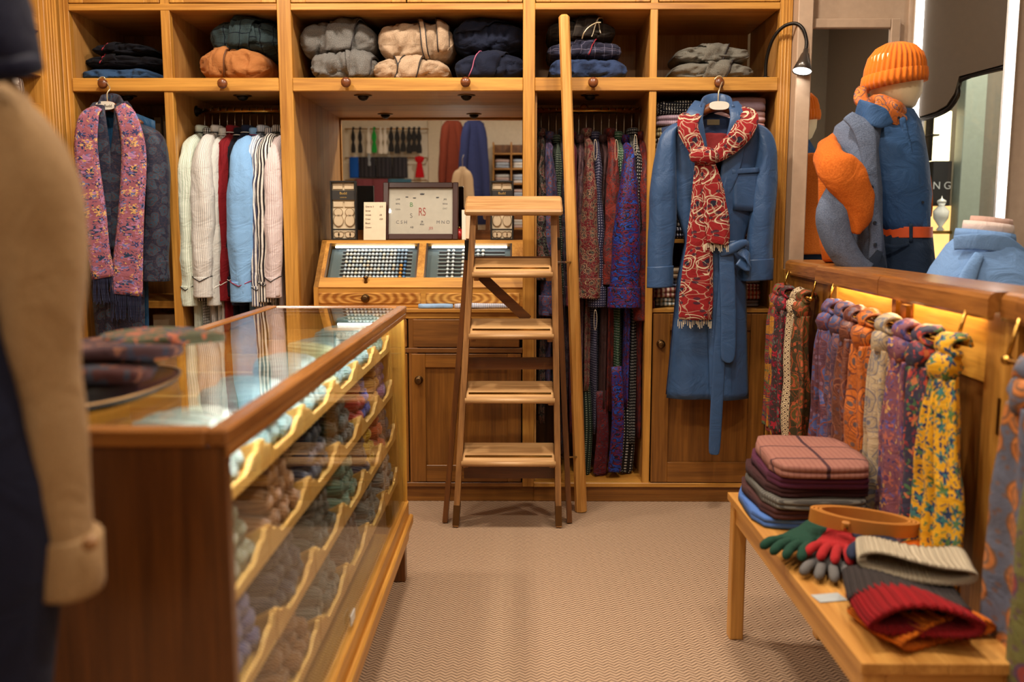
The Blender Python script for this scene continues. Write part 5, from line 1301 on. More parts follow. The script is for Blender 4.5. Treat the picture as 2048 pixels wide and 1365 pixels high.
# lace-edged card and small figure between frame and ladder
t = thing('edged_card', 'tall cream card with lace edge beside the monogram frame', 'card', (at(930, 470, 4.30).x, 4.30, CZ2))
a, b_ = at(924, 474, 4.30), at(946, 420, 4.30)
bx('card', plain('cream_card', s2l(228, 208, 178), .3), t, a.x, b_.x, 4.298, 4.302, CZ2 + .001, b_.z, 0); bx('lace_edge', cloth('dots', (200, 180, 150), (240, 230, 210), scale=2.0), t, a.x, a.x + .018, 4.294, 4.298, CZ2 + .002, b_.z - .002, 0)
t = thing('bauble', 'small red bauble on the desk ledge beside the monogram frame', 'bauble', (at(919, 450, 4.33).x, 4.33, CZ2))
c = at(919, 448, 4.33); c.z = CZ2 + .028
MB().lathe([(.001, -.027), (.016, -.022), (.026, -.008), (.027, .005), (.018, .02), (.006, .026), (.001, .027)], c, n=16).build('ball', plain('red_gloss', s2l(170, 30, 30), .2), t, smooth=True); MB().lathe([(.006, .026), (.007, .034), (.001, .035)], c, n=10).build('cap', BRASS, t, smooth=True)
# folded shirts on the worktop below the drawers
a, b_ = at(830, 622, 4.0), at(930, 612, 4.0)
folded('folded_shirt', 'pale blue folded shirt lying on the desk worktop', 'shirt', at(836, 620, 3.99).x, at(905, 620, 3.99).x, 3.99, 4.042, .8905, .018, cloth('plain', (150, 180, 214)), 1, 3, 'shirts on the worktop', groove=.003)
folded('folded_shirt', 'white striped folded shirt on the desk worktop behind the ladder', 'shirt', at(908, 620, 3.99).x, at(1018, 620, 3.99).x, 3.99, 4.042, .8905, .02, cloth('stripe', (222, 220, 224), (170, 172, 192), scale=2.0), 1, 5, 'shirts on the worktop', groove=.003)
# gooseneck lamp on the right end post
gl = thing('gooseneck_lamp', 'dark gooseneck spotlight curving from the top right shelf', 'lamp', at(1530, 155, 4.03))
p = [at(1531, 156, 4.03), at(1533, 120, 4.02), at(1545, 80, 3.99), at(1566, 54, 3.96), at(1590, 47, 3.94), at(1606, 58, 3.92), at(1613, 82, 3.91), at(1611, 104, 3.90)]
p[0].z = ZR1 - .003
MB().lathe([(.02, 0), (.02, .008), (.008, .012)], p[0], n=14).build('base', DARKM, gl, smooth=True)
MB().tube(spline([tuple(q) for q in p], 5), .0075, 10).build('arm', DARKM, gl, smooth=True)
c = p[-1]; mb = MB(); mb.M = Matrix.Translation(c) @ Matrix.Rotation(math.radians(12), 4, 'Y') @ Matrix.Rotation(math.radians(-14), 4, 'X')
mb.lathe([(.010, .012), (.011, -.004), (.016, -.010), (.030, -.055), (.041, -.088), (.039, -.088), (.028, -.055), (.012, -.012), (.001, -.012)], n=22); mb.build('shade', plain('gunmetal', s2l(96, 90, 84), .3, .8), gl, smooth=True)
mb = MB(); mb.M = Matrix.Translation(c) @ Matrix.Rotation(math.radians(12), 4, 'Y') @ Matrix.Rotation(math.radians(-14), 4, 'X')
mb.lathe([(.001, -.084), (.037, -.084), (.037, -.080), (.001, -.080)], n=22); mb.build('bulb', plain('lamp_glow', (1, .97, .92), .4, emit=14.0), gl)
# ================================================================== knotted scarves on the partition rods
def y_at_px(px, d):
    """place along the partition face where a column of the picture meets it"""
    lo, hi = 1.0, 3.95
    for _ in range(40):
        m_ = (lo + hi) / 2; x = xl(m_) + d
        q = 1040 + FPX * x / m_
        if q > px: lo = m_
        else: hi = m_
    return (lo + hi) / 2
def hung_scarf(label, px, d, mat, zb, spread=.05, zr=.985, split=True, seed=0.0, kr=.030, wy=.045):
    y = y_at_px(px, d); x = xl(y) + d
    t = thing('knotted_scarf', label, 'scarf', (x, y, zb), 'knotted scarves on the partition rods')
    mb = MB(); rings = []
    for k in range(13):     # wrap over the rod
        a = -PI * .55 + k / 12 * PI * 1.6
        c = Vector((x - .022 * math.cos(a) * 1.2, y, zr + .020 * math.sin(a)))
        rings.append(ell(c, (0, 1, 0), (-math.cos(a), 0, math.sin(a)), wy * (.7 + .15 * math.sin(k)), .011, 14, .25, 4, seed))
    mb.loft(rings); jitter(mb, .006, 30, seed); mb.build('wrap', mat, t, smooth=True)
    mb = MB(); rings = []
    for dz, r in ((-.012, .018), (-.022, .036), (-.045, .042), (-.068, .036), (-.085, .024)):
        rings.append(ell((x - .020, y, zr + dz), (.25, 1, 0), (1, -.2, 0), r * wy / .045, r * .72, 16, .16, 5, seed + dz * 30))
    mb.loft(rings); jitter(mb, .008, 26, seed + 1); mb.build('knot', mat, t, smooth=True)
    for i, s_ in enumerate((-1, 1) if split else (0,)):
        mb = MB(); zt = zr - .07
        path = [(x - .018, y + s_ * .006, zt, .034, .020), (x - .022, y + s_ * .012, zt - .06, .040, .022), (x - .020, y + s_ * spread * .55, zt - .2, .058, .026), (x - .016 + .006 * i, y + s_ * spread * .9, (zt + zb) / 2, .066, .028), (x - .018 + .004 * i, y + s_ * spread, zb + .1, .072, .028), (x - .016, y + s_ * spread, zb + .02 * (i + 1), .074, .026)]
        pp = spline(path, 5); rings = []
        for j, p in enumerate(pp):
            ring = ell(p[:3], (.15, 1, 0), (1, -.15, 0), p[3] * (1 if split else 1.35) * wy / .045 * .95, p[4], 34, .40, 5 + (i % 2), seed + i * 2 + j * .03, 2.2); rings.append(ring)
        mb.loft(rings); jitter(mb, .006, 8, seed + 3 * i); mb.build('tail', mat, t, smooth=True)
    return t
d1, d2 = -.035, -.06
OCH = cloth('paisley', (176, 116, 40), (70, 60, 80), (150, 60, 44), (88, 100, 60), scale=.8, rough=.5)
REDF = cloth('floral', (64, 46, 44), (160, 36, 48), (120, 30, 44), (90, 90, 84), scale=1.1, rough=.5)
RNG = cloth('rings', (88, 66, 56), (214, 190, 150), scale=.75, rough=.55)
DGR = cloth('paisley', (60, 50, 30), (150, 70, 40), (84, 70, 36), (170, 80, 50), scale=.7, rough=.5)
VIO = cloth('paisley', (88, 54, 66), (128, 66, 56), (78, 84, 130), (120, 92, 110), scale=.8, rough=.45)
MAR = cloth('paisley', (106, 58, 42), (140, 84, 60), (92, 46, 40), (84, 72, 90), scale=.8, rough=.4)
ORN = cloth('paisley', (178, 96, 40), (120, 66, 50), (200, 110, 44), (96, 84, 84), scale=.75, rough=.45)
CRM = cloth('paisley', (186, 164, 130), (126, 116, 116), (170, 150, 120), (112, 112, 122), scale=.9, rough=.6)
PUR_ = cloth('floral', (124, 76, 88), (58, 58, 106), (90, 82, 140), (170, 96, 80), (196, 150, 90), (96, 56, 84), scale=1.15, rough=.5)
NVR = cloth('floral', (58, 54, 72), (170, 62, 54), (190, 110, 70), (74, 104, 70), (120, 50, 62), scale=1.0, rough=.5)
YELF = cloth('floral', (226, 166, 36), (48, 66, 104), (66, 124, 124), (90, 120, 70), (44, 56, 92), scale=1.25, rough=.5)
DRD = cloth('plain', (120, 24, 30), rough=.5)
hung_scarf('ochre paisley scarf with red ends, leftmost on the short rod', 1562, d1, OCH, .36, .03, seed=1, split=True)
hung_scarf('dark red flowered scarf knotted on the short rod', 1576, d1 - .012, REDF, .40, .02, seed=2, split=False)
hung_scarf('brown and cream ring patterned scarf on the short rod', 1600, d1, RNG, .38, .02, seed=3, split=False)
hung_scarf('dark olive and orange paisley scarf on the short rod', 1614, d1 + .008, DGR, .36, .02, seed=4, split=False)
hung_scarf('violet and blue paisley scarf, leftmost on the long rod', 1668, d2, VIO, .38, .05, seed=5)
hung_scarf('plum paisley scarf second on the long rod', 1692, d2 + .004, VIO if False else cloth('paisley', (84, 60, 74), (130, 80, 70), (70, 76, 112), (140, 96, 90), scale=.7, rough=.45), .40, .03, seed=6, split=False)
hung_scarf('maroon brown paisley scarf third on the long rod', 1714, d2 - .006, MAR, .40, .03, seed=7, split=False, wy=.05)
hung_scarf('bright orange paisley scarf fourth on the long rod', 1742, d2 - .008, ORN, .38, .035, seed=8, split=False, wy=.052)
hung_scarf('cream and grey patterned scarf near the brass lock', 1782, d2, CRM, .40, .03, seed=9, wy=.042)
hung_scarf('purple flowered scarf beside the cream scarf', 1822, d2 - .006, PUR_, .40, .035, seed=10, split=False, wy=.056)
hung_scarf('navy and red flowered scarf beside the yellow scarf', 1860, d2 + .002, NVR, .42, .03, seed=11, split=False, wy=.05)
hung_scarf('bright yellow scarf with blue flowers on the long rod', 1912, d2 - .008, YELF, .36, .04, seed=12, wy=.056)
CIR = cloth('circles', (96, 100, 116), (186, 112, 56), (120, 84, 60), scale=1.0, rough=.5)
GRC = cloth('circles', (110, 108, 62), (146, 66, 60), (96, 70, 90), scale=1.0, rough=.5)
hung_scarf('blue scarf with orange discs at the right edge', 2085, d2, CIR, .33, .03, seed=13, split=False, wy=.06)
hung_scarf('green scarf with red discs at the right edge', 2150, d2 - .01, GRC, .30, .03, seed=14, split=False, wy=.06)

# ================================================================== goods on the bench
BZ_ = NZ
stk = [('bright blue wool scarf, bottom of the bench stack', cloth('plain', (78, 112, 176)), .03, -.012),
       ('dark brown wool scarf second from the bench', cloth('plain', (74, 46, 44)), .028, .0),
       ('charcoal striped wool scarf in the bench stack', cloth('hstripe', (78, 74, 70), (110, 106, 98), scale=1.4), .026, .008),
       ('chocolate wool scarf in the middle of the bench stack', cloth('plain', (64, 38, 38)), .026, .012),
       ('deep plum wool scarf under the checked scarf', cloth('plain', (84, 40, 60)), .03, .022),
       ('dusty pink checked wool scarf, top of the bench stack', cloth('pane', (152, 104, 90), (70, 46, 50), (120, 72, 66), scale=1.0), .034, .03)]
z = BZ_ + .001
for i, (lb_, mt_, h, dx) in enumerate(stk):
    folded('folded_scarf', lb_, 'scarf', .652 + dx, .935 + dx * .3, 2.315 - .012 * (i % 3), 2.655 + .0 * i, z, h, mt_, 2, 60 + i, 'folded scarves on the bench', rot=(-.05, .03, -.02, .05, -.03, -.07)[i], groove=.006, bulge=.03); z += h + .001
tk = MB().box(.73, .80, 2.296, 2.303, BZ_ + .066, BZ_ + .072).build('price_tag', plain('ivory_plate', s2l(216, 210, 196), .4)); tag(tk, 'cream price tag edge poking from the folded scarf stack', 'tag')
# gloves
def glove(label, mat, loc, rz, tilt=(0, 0), s_=1.0, curl=.25, thumb=1):
    """four fingers and thumb on a palm and cuff; fingers point along -y"""
    t = thing('glove', label, 'glove', loc, 'gloves on the bench', (tilt[0], tilt[1], rz))
    mb = MB()
    rings = [ell((0, y, .018), (1, 0, 0), (0, 0, 1), w, h, 18, sq=2.5) for y, w, h in ((.10, .034, .012), (.085, .040, .015), (.03, .036, .015), (-.01, .043, .017), (-.05, .046, .016), (-.068, .040, .012))]
    mb.loft(rings); mb.build('palm', mat, t, smooth=True, local=True)
    for k, (fx, ln) in enumerate(((-.033, .055), (-.011, .072), (.011, .076), (.033, .064))):
        mb = MB(); sp_ = fx * 1.5
        path = [(fx, -.045, .018, .0125), (fx + sp_ * .1, -.07, .020, .0125), (fx + sp_ * .25, -.07 - ln * .5, .021 + curl * .01, .0125), (fx + sp_ * .4, -.07 - ln * .85, .019 - curl * .01, .0115), (fx + sp_ * .45, -.07 - ln, .017 - curl * .02, .004)]
        pp = spline(path, 4); mb.tube([p[:3] for p in pp], [p[3] for p in pp], 12); mb.build('finger', mat, t, smooth=True, local=True)
    mb = MB(); path = [(thumb * .03, .01, .018, .013), (thumb * .052, -.012, .02, .014), (thumb * .066, -.04, .02, .0125), (thumb * .070, -.06, .018, .004)]
    pp = spline(path, 4); mb.tube([p[:3] for p in pp], [p[3] for p in pp], 12); mb.build('thumb', mat, t, smooth=True, local=True)
    t.scale = (s_,) * 3
    return t
WL = lambda c: cloth('tweed', tuple(int(v * .85) for v in c), tuple(min(255, int(v * 1.12)) for v in c), scale=3.0)
glove('grey wool glove lying lowest on the bench front', WL((104, 100, 98)), (.735, 2.07, BZ_ + .002), -.35, s_=.95)
glove('dark green wool glove at the left of the glove pile', WL((34, 66, 52)), (.70, 2.14, BZ_ + .030), -.75, s_=.95, tilt=(.06, 0))
glove('bright red wool glove above the grey glove', WL((164, 40, 42)), (.765, 2.10, BZ_ + .036), -.5, s_=.9, tilt=(.05, .02))
glove('second red wool glove under the navy glove', WL((140, 30, 34)), (.80, 2.0, BZ_ + .002), -.2, s_=.85)
glove('navy wool glove on top of the glove pile', WL((44, 50, 70)), (.842, 2.015, BZ_ + .040), -.12, s_=1.2, thumb=-1)
glove('orange wool glove at the right of the glove pile', WL((222, 112, 34)), (.90, 2.03, BZ_ + .030), 1.1, s_=.9, tilt=(.0, -.06))
# tan leather belt coiled into a flat lens-shaped loop
TAN_L = plain('tan_leather', s2l(190, 124, 52), .42)
bc = (.825, 2.10, BZ_ + .082)
bt = thing('coiled_belt', 'tan leather belt coiled flat on top of the gloves', 'belt', bc, rot=(.10, .08, -.22))
def lens(t_, g=1.0):
    a = 2 * PI * t_; return (math.cos(a) * .125 * g, math.copysign(abs(math.sin(a)) ** 1.2, math.sin(a)) * .042 * g)
for g, nm in ((1.0, 'outer_turn'), (.92, 'middle_turn'), (.84, 'inner_turn')):
    mb = MB(); rings = []
    for k in range(49):
        x, y = lens(k / 48, g); x2, y2 = lens(k / 48, g * .95); rings.append([(x, y, 0), (x, y, .034), (x2, y2, .034), (x2, y2, 0)])
    mb.loft(rings, cap=False); mb.build(nm, TAN_L, bt, local=True)
kp = MB().box(-.055, -.035, -.046, -.026, .002, .028, .004).build('keeper', TAN_L, bt, local=True); MB().lathe([(.005, 0), (.005, -.004), (.001, -.005)], (-.045, -.046, .014), 'y', 10).build('stud', BRASS, bt, local=True)
# knitted snoods: thick folded tubes with open mouths
def snood(label, mat, loc, rz, w=.11, h=.034, ln=.16, ribs=44, th=.014, tilt=(0, 0), open_=.6, name='knitted_snood', seed=0.0, amp=.0022):
    t = thing(name, label, 'snood', loc, 'folded knitwear on the bench', (tilt[0], tilt[1], rz))
    n = ribs * 4
    def ring(y, g, inner, hh, sag):
        out = []
        for k in range(n):
            a = 2 * PI * k / n; c, s_ = math.cos(a), math.sin(a)
            rib = amp * math.cos(ribs * a) * (1 if not inner else -.5)
            ww = w * g - (th if inner else 0); H2 = hh * g - (th * .62 if inner else 0)
            x = math.copysign(abs(c) ** .85, c) * (ww + rib); zz = math.copysign(abs(s_) ** .8, s_) * (max(H2, .003) + rib)
            wave = .006 * math.sin(c * 3 + seed) + .005 * math.sin(y * 30 + c * 2 + seed)
            out.append(Vector((x, y + .012 * math.sin(c * 2.2 + seed), zz + hh * 1.02 + sag + wave * (0 if s_ < 0 else 1))))
        return out
    mb = MB(); rings = []
    for i in range(12):
        f = i / 11; y = -ln / 2 + ln * f; hh = h * (1 - .25 * f) ; rings.append(ring(y, 1 - .06 * f * f if f < .95 else .9, False, hh, 0))
    for i in range(6): 
        f = 1 - i / 5; y = -ln / 2 + (ln - .02) * f; rings.append(ring(y, .99 - .05 * f, True, h * (1 - .25 * f), 0))
    rings.append(ring(-ln / 2 - .006, .99, False, h * .93, 0)); rings.append(rings[0])
    mb.loft(rings, cap=False); mb.build('knit_tube', mat, t, smooth=True, local=True)
    return t
snood('bright orange chunky rib snood lying lowest on the bench', cloth('knit', (232, 120, 28)), (.795, 1.735, BZ_ + .001), .30, .115, .024, .17, 40, .014, seed=1)
snood('red chunky rib snood on top of the orange one', cloth('knit', (150, 26, 30)), (.766, 1.70, BZ_ + .030), -.05, .105, .030, .16, 40, .015, seed=2, amp=.003)
snood('charcoal knitted snood folded above the red one', cloth('knit', (66, 58, 56), scale=1.6), (.785, 1.78, BZ_ + .044), -.22, .112, .020, .15, 56, .012, tilt=(.04, .0), seed=3, amp=.0012)
snood('cream knitted snood resting on the charcoal one', cloth('knit', (206, 190, 162), scale=1.6), (.845, 1.87, BZ_ + .074), -.28, .115, .024, .13, 50, .015, tilt=(.06, .02), seed=4, amp=.0014)
ca = MB().box(-.032, .032, -.02, .02, 0, .0012).build('swing_tag', plain('grey_card', s2l(170, 174, 172), .6)); ca.location = (.672, 1.875, BZ_ + .001); ca.rotation_euler = (0, 0, .2); tag(ca, 'grey card swing tag beside the red snood', 'tag')

# ================================================================== dressed mannequin in the window
mx, my = 1.415, 3.40
def mp_(px, py, dy=0.0): return at(px, py, my + dy)
mn = thing('dressed_mannequin', 'window mannequin in blue shirt, orange beanie and draped orange sweater', 'mannequin', (mx, my, .42))
SKIN = plain('ivory_mannequin', s2l(236, 214, 172), .45)
DENIM = cloth('plain', (52, 84, 126), rough=.6, bump=1.0); TROU = cloth('plain', (38, 50, 68)); CARD = cloth('tweed', (70, 80, 102), (116, 126, 146), scale=2.0); ORNG = cloth('tweed', (176, 84, 24), (206, 108, 38), scale=1.4)
def ring_px(px0, px1, py, ry, dy=0.0, n=28, tilt=0.0, sq=2.2, pl=0.0):
    a, b_ = mp_(px0, py, dy), mp_(px1, py, dy); c = (a + b_) / 2
    return ell((c.x, my + dy, c.z), (1, 0, tilt), (0, 1, 0), (b_.x - a.x) / 2, ry, n, pl, 5, py * .1, sq)
MB().loft([ring_px(1800, 1812, 226, .02), ring_px(1774, 1826, 214, .07), ring_px(1746, 1838, 188, .095), ring_px(1736, 1842, 150, .105), ring_px(1742, 1838, 115, .10), ring_px(1765, 1815, 95, .06)]).build('head', SKIN, mn, smooth=True)
MB().loft([ring_px(1752, 1812, 255, .06), ring_px(1756, 1810, 215, .055), ring_px(1760, 1812, 195, .055)]).build('neck', SKIN, mn, smooth=True)
# ribbed beanie
def beanie(par, mat, rows, ribs, amp):
    mb = MB(); n = ribs * 6; rings = []
    for px0, px1, py, ry, tl in rows:
        a, b_ = mp_(px0, py), mp_(px1, py); c = (a + b_) / 2; rx = (b_.x - a.x) / 2; out = []
        for k in range(n):
            an = 2 * PI * k / n; q = 1 + amp * math.cos(ribs * an) / max(rx, .02)
            out.append(Vector((c.x + rx * q * math.cos(an), my + ry * q * math.sin(an), c.z + tl * math.cos(an) * rx)))
        rings.append(out)
    mb.loft(rings); return mb.build('beanie' if amp < .005 else 'beanie', mat, par, smooth=True)
OB = cloth('plain', (222, 116, 34), rough=1.0, sheen=.2, bump=.3)
bcrown = beanie(mn, OB, [(1738, 1842, 168, .112, .10), (1732, 1846, 150, .118, .10), (1735, 1845, 132, .117, .08), (1742, 1840, 112, .108, .05), (1756, 1826, 96, .085, .02), (1772, 1808, 88, .045, 0), (1786, 1794, 86, .008, 0)], 34, .0035)
mb = beanie(bcrown, OB, [(1737, 1843, 172, .114, .16), (1730, 1847, 174, .120, .16), (1727, 1849, 160, .123, .14), (1730, 1848, 146, .121, .12), (1735, 1844, 143, .116, .12)], 34, .0032); mb.name = 'beanie_cuff'
# neckerchief
KER = cloth('paisley', (196, 104, 44), (120, 76, 60), (210, 120, 50), (110, 90, 100), scale=1.2, rough=.5)
mb = MB(); mb.loft([ring_px(1742, 1806, 240, .085, -.01, tilt=-.3, pl=.08), ring_px(1732, 1812, 224, .10, -.01, tilt=-.34, pl=.08), ring_px(1734, 1808, 210, .098, -.01, tilt=-.40, pl=.06), ring_px(1742, 1800, 205, .085, -.01, tilt=-.40)]); jitter(mb, .008, 22, 3)
kr_ = mb.build('neckerchief', KER, mn, smooth=True)
mb = MB(); band(mb, [tuple(mp_(1722, 180, -.03)), tuple(mp_(1722, 200, -.07)), tuple(mp_(1738, 215, -.10))], (1, 0, .3), [.035, .05, .03], .016, pleat=.2); mb.build('neckerchief_knot', KER, kr_, smooth=True)
mb = MB(); band(mb, [tuple(mp_(1746, 212, -.105)), tuple(mp_(1780, 230, -.118)), tuple(mp_(1806, 244, -.10)), tuple(mp_(1808, 258, -.09))], (0, 0, 1), [.04, .05, .05, .02], .008, pleat=.2); mb.build('neckerchief_fold', KER, kr_, smooth=True)
# shirt body
mb = MB(); mb.loft([ring_px(1735, 1822, 218, .075, tilt=-.1), ring_px(1700, 1836, 240, .10, tilt=-.1), ring_px(1682, 1842, 272, .13), ring_px(1690, 1850, 330, .15), ring_px(1712, 1856, 390, .145, pl=.03), ring_px(1740, 1852, 440, .13, pl=.05), ring_px(1744, 1854, 466, .125, pl=.03)])
jitter(mb, .01, 8, 2); mb.build('shirt', DENIM, mn, smooth=True)
for pts, ws in (([(1716, 214, -.09), (1738, 226, -.15), (1766, 238, -.165), (1784, 246, -.16)], [.055, .07, .07, .012]), ([(1822, 236, -.02), (1812, 246, -.09), (1806, 240, -.11)], [.04, .05, .03])):
    mb = MB(); band(mb, [tuple(mp_(*p)) for p in pts], (0, .1, 1), ws, .006); mb.build('shirt_collar', DENIM, mn, smooth=True)
mb = MB(); band(mb, [tuple(mp_(1803, 236, -.115)), tuple(mp_(1816, 290, -.13)), tuple(mp_(1832, 360, -.135)), tuple(mp_(1846, 420, -.12)), tuple(mp_(1850, 462, -.11))], (1, 0, 0), .022, .005); pkt = mb.build('placket', DENIM, mn, smooth=True)
for px, py in ((1797, 236), (1826, 330), (1845, 405)):
    MB().lathe([(.001, 0), (.005, -.002), (.005, -.004), (.001, -.004)], mp_(px, py, -.138 if py > 250 else -.128), 'y', 10).build('button', plain('dark_button', s2l(30, 34, 44), .3), pkt)
# belt and trousers
ORL = plain('orange_leather', s2l(220, 84, 30), .45)
mb = MB(); mb.loft([ring_px(1742, 1856, py, .132) for py in (454, 455, 474, 475)]); be = mb.build('belt', ORL, mn, smooth=True)
mb = MB(); band(mb, [tuple(mp_(1822, 467, -.125)), tuple(mp_(1844, 464, -.09)), tuple(mp_(1858, 458, -.03))], (0, 0, 1), .05, .006); mb.build('belt_tip', plain('brown_leather', s2l(92, 54, 34), .4), be, smooth=True)
bkl = MB(); pth = [mp_(1846, 447, -.10), mp_(1858, 446, -.08), mp_(1860, 470, -.08), mp_(1847, 474, -.10), mp_(1846, 447, -.10)]; bkl.tube(pth, .003, 6); bkl.build('buckle', STEEL, be, smooth=True)
mb = MB(); mb.loft([ring_px(1742, 1856, 468, .128), ring_px(1738, 1860, 500, .135), ring_px(1734, 1862, 540, .14), ring_px(1732, 1860, 600, .14), ring_px(1740, 1856, 730, .12)]); jitter(mb, .006, 9, 5)
tr_ = mb.build('trousers', TROU, mn, smooth=True)
for px in (1822,): 
    mb = MB(); band(mb, [tuple(mp_(px, 448, -.133)), tuple(mp_(px, 484, -.133))], (1, 0, 0), .012, .004); mb.build('belt_loop', TROU, tr_, smooth=True)
mb = MB(); band(mb, [tuple(mp_(1760, 488, -.125)), tuple(mp_(1790, 494, -.14)), tuple(mp_(1818, 488, -.135))], (0, 0, 1), .012, .003); mb.build('pocket_edge', TROU, tr_, smooth=True)
MB().lathe([(.14, 0), (.14, .012), (.03, .02), (.016, .03), (.016, .55)], (mx + .03, my, .42), n=22).build('stand', STEEL, mn, smooth=True)
# draped cardigan: yoke, front edge, hanging sleeve
cd_ = thing('draped_cardigan', 'slate blue wool cardigan draped over the mannequin shoulder', 'cardigan', mp_(1700, 530))
mb = MB(); mb.loft([ring_px(1704, 1760, 222, .085, -.02, tilt=.2), ring_px(1676, 1760, 250, .12, -.03), ring_px(1664, 1746, 300, .15, -.03), ring_px(1668, 1750, 380, .155, -.03), ring_px(1676, 1756, 460, .15, -.03, pl=.05), ring_px(1680, 1762, 545, .15, -.03, pl=.05)]); jitter(mb, .01, 9, 6)
mb.build('body', CARD, cd_, smooth=True)
mb = MB(); band(mb, [tuple(mp_(1696, 232, -.13)), tuple(mp_(1728, 262, -.165)), tuple(mp_(1740, 330, -.185)), tuple(mp_(1746, 420, -.19)), tuple(mp_(1752, 480, -.19)), tuple(mp_(1746, 545, -.18))], (1, 0, 0), [.05, .075, .05, .045, .045, .05], .010); ed = mb.build('front_band', CARD, cd_, smooth=True)
for py, px in ((375, 1743), (446, 1749), (490, 1750)): MB().lathe([(.001, 0), (.0065, -.002), (.0065, -.005), (.001, -.006)], mp_(px, py, -.2), 'y', 10).build('button', plain('dark_button', s2l(30, 34, 44), .3), ed)
mb = MB(); P_ = [(1690, 370, .05), (1668, 420, .058), (1676, 480, .056), (1706, 530, .05), (1730, 548, .05)]
pp = [(*mp_(a, b_, -.20), r, r * .8) for a, b_, r in P_]; sleeve_mesh(pp, 7).build('sleeve', CARD, cd_, smooth=True)
mb = MB(); band(mb, [tuple(mp_(1738, 520, -.2)), tuple(mp_(1752, 530, -.2)), tuple(mp_(1762, 528, -.19))], (0, 0, 1), [.09, .10, .07], .02); mb.build('cuff', cloth('plain', (44, 52, 66)), cd_, smooth=True)
# orange sweater over the shoulders
sw = thing('draped_sweater', 'burnt orange mohair sweater draped over the mannequin shoulder', 'sweater', mp_(1690, 440))
mb = MB(); band(mb, [tuple(mp_(1672, 282, .12)), tuple(mp_(1654, 296, -.05)), tuple(mp_(1660, 325, -.20)), tuple(mp_(1690, 352, -.235)), tuple(mp_(1712, 395, -.235)), tuple(mp_(1716, 430, -.225)), tuple(mp_(1708, 462, -.21))], (1, 0, .9), [.08, .09, .11, .14, .12, .09, .04], .032, 22, .1, 4); jitter(mb, .01, 14, 2); mb.build('sleeve', ORNG, sw, smooth=True)
mb = MB(); mb.loft([ell((mx - .06, my + .12, z), (1, .1, 0), (0, 1, 0), w, .06, 26, .12, 6, z * 5) for z, w in ((1.60, .10), (1.57, .18), (1.50, .215), (1.35, .21), (1.2, .20), (1.13, .19), (1.12, .18))]); jitter(mb, .012, 9, 4); bd_ = mb.build('back', ORNG, sw, smooth=True)
mb = MB(); band(mb, [tuple(mp_(1832, 300, -.03)), tuple(mp_(1848, 350, -.06)), tuple(mp_(1856, 400, -.05)), tuple(mp_(1856, 430, -.03))], (1, 0, 0), [.03, .04, .03, .02], .02); mb.build('hem', ORNG, sw, smooth=True)
mb = MB(); band(mb, [(mx - .19, my + .13, 1.13), (mx - .18, my + .14, 1.0), (mx - .16, my + .13, .88)], (1, .3, 0), [.05, .05, .04], .03, pleat=.15); mb.build('tail', ORNG, sw, smooth=True)
# ---- shirt bust at the right edge
sy = 2.92
def sp_(px, py, dy=0.0): return at(px, py, sy + dy)
bs = thing('shirt_bust', 'pale blue shirts layered on a window display form, collars stacked', 'shirt display', (sp_(1970, 600).x, sy, .42))
SKY = cloth('plain', (118, 152, 198)); 
def sring(px0, px1, py, ry, dy=0.0, tl=0.0, pl=.02): 
    a, b_ = sp_(px0, py, dy), sp_(px1, py, dy); c = (a + b_) / 2; return ell((c.x, sy + dy, c.z), (1, 0, tl), (0, 1, 0), (b_.x - a.x) / 2, ry, 30, pl, 6, py * .07, 2.2)
mb = MB(); mb.loft([sring(1916, 2020, 474, .06, tl=-.1), sring(1898, 2050, 496, .09, tl=-.12), sring(1868, 2096, 545, .13, tl=-.1), sring(1846, 2130, 590, .15, tl=-.05), sring(1836, 2140, 660, .16), sring(1850, 2130, 900, .15)]); jitter(mb, .012, 7, 9); mb.build('shirt', SKY, bs, smooth=True)
for i, (py, mt_, g, dz) in enumerate(((472, SKY, 1.0, 0), (455, cloth('plain', (222, 200, 190)), .84, .0), (445, cloth('plain', (196, 160, 146)), .70, 0))):
    mb = MB(); c = sp_(1970, py); rr = []
    for f, hh in ((1.02, -.028), (1.0, .0), (.97, .014), (.9, .008)):
        rr.append(ell((c.x + .01 * i, sy, c.z + hh), (1, 0, -.12), (0, 1, 0), .093 * g * f, .075 * g * f, 26))
    mb.loft(rr); mb.build('shirt_collar', mt_, bs, smooth=True)
mb = MB(); band(mb, [tuple(sp_(1908, 486, -.06)), tuple(sp_(1950, 484, -.09)), tuple(sp_(2010, 490, -.09)), tuple(sp_(2056, 520, -.06))], (0, 0, 1), [.045, .05, .055, .04], .005); mb.build('collar_fall', SKY, bs, smooth=True)
mb = MB(); band(mb, [tuple(sp_(1958, 510, -.10)), tuple(sp_(1938, 550, -.125)), tuple(sp_(1920, 600, -.145))], (1, 0, 0), [.03, .05, .06], .010); mb.build('back_pleat', SKY, bs, smooth=True)
MB().lathe([(.13, 0), (.13, .012), (.02, .02), (.016, .03), (.016, .35)], (sp_(1970, 600).x + .04, sy, .42), n=20).build('stand', STEEL, bs, smooth=True)

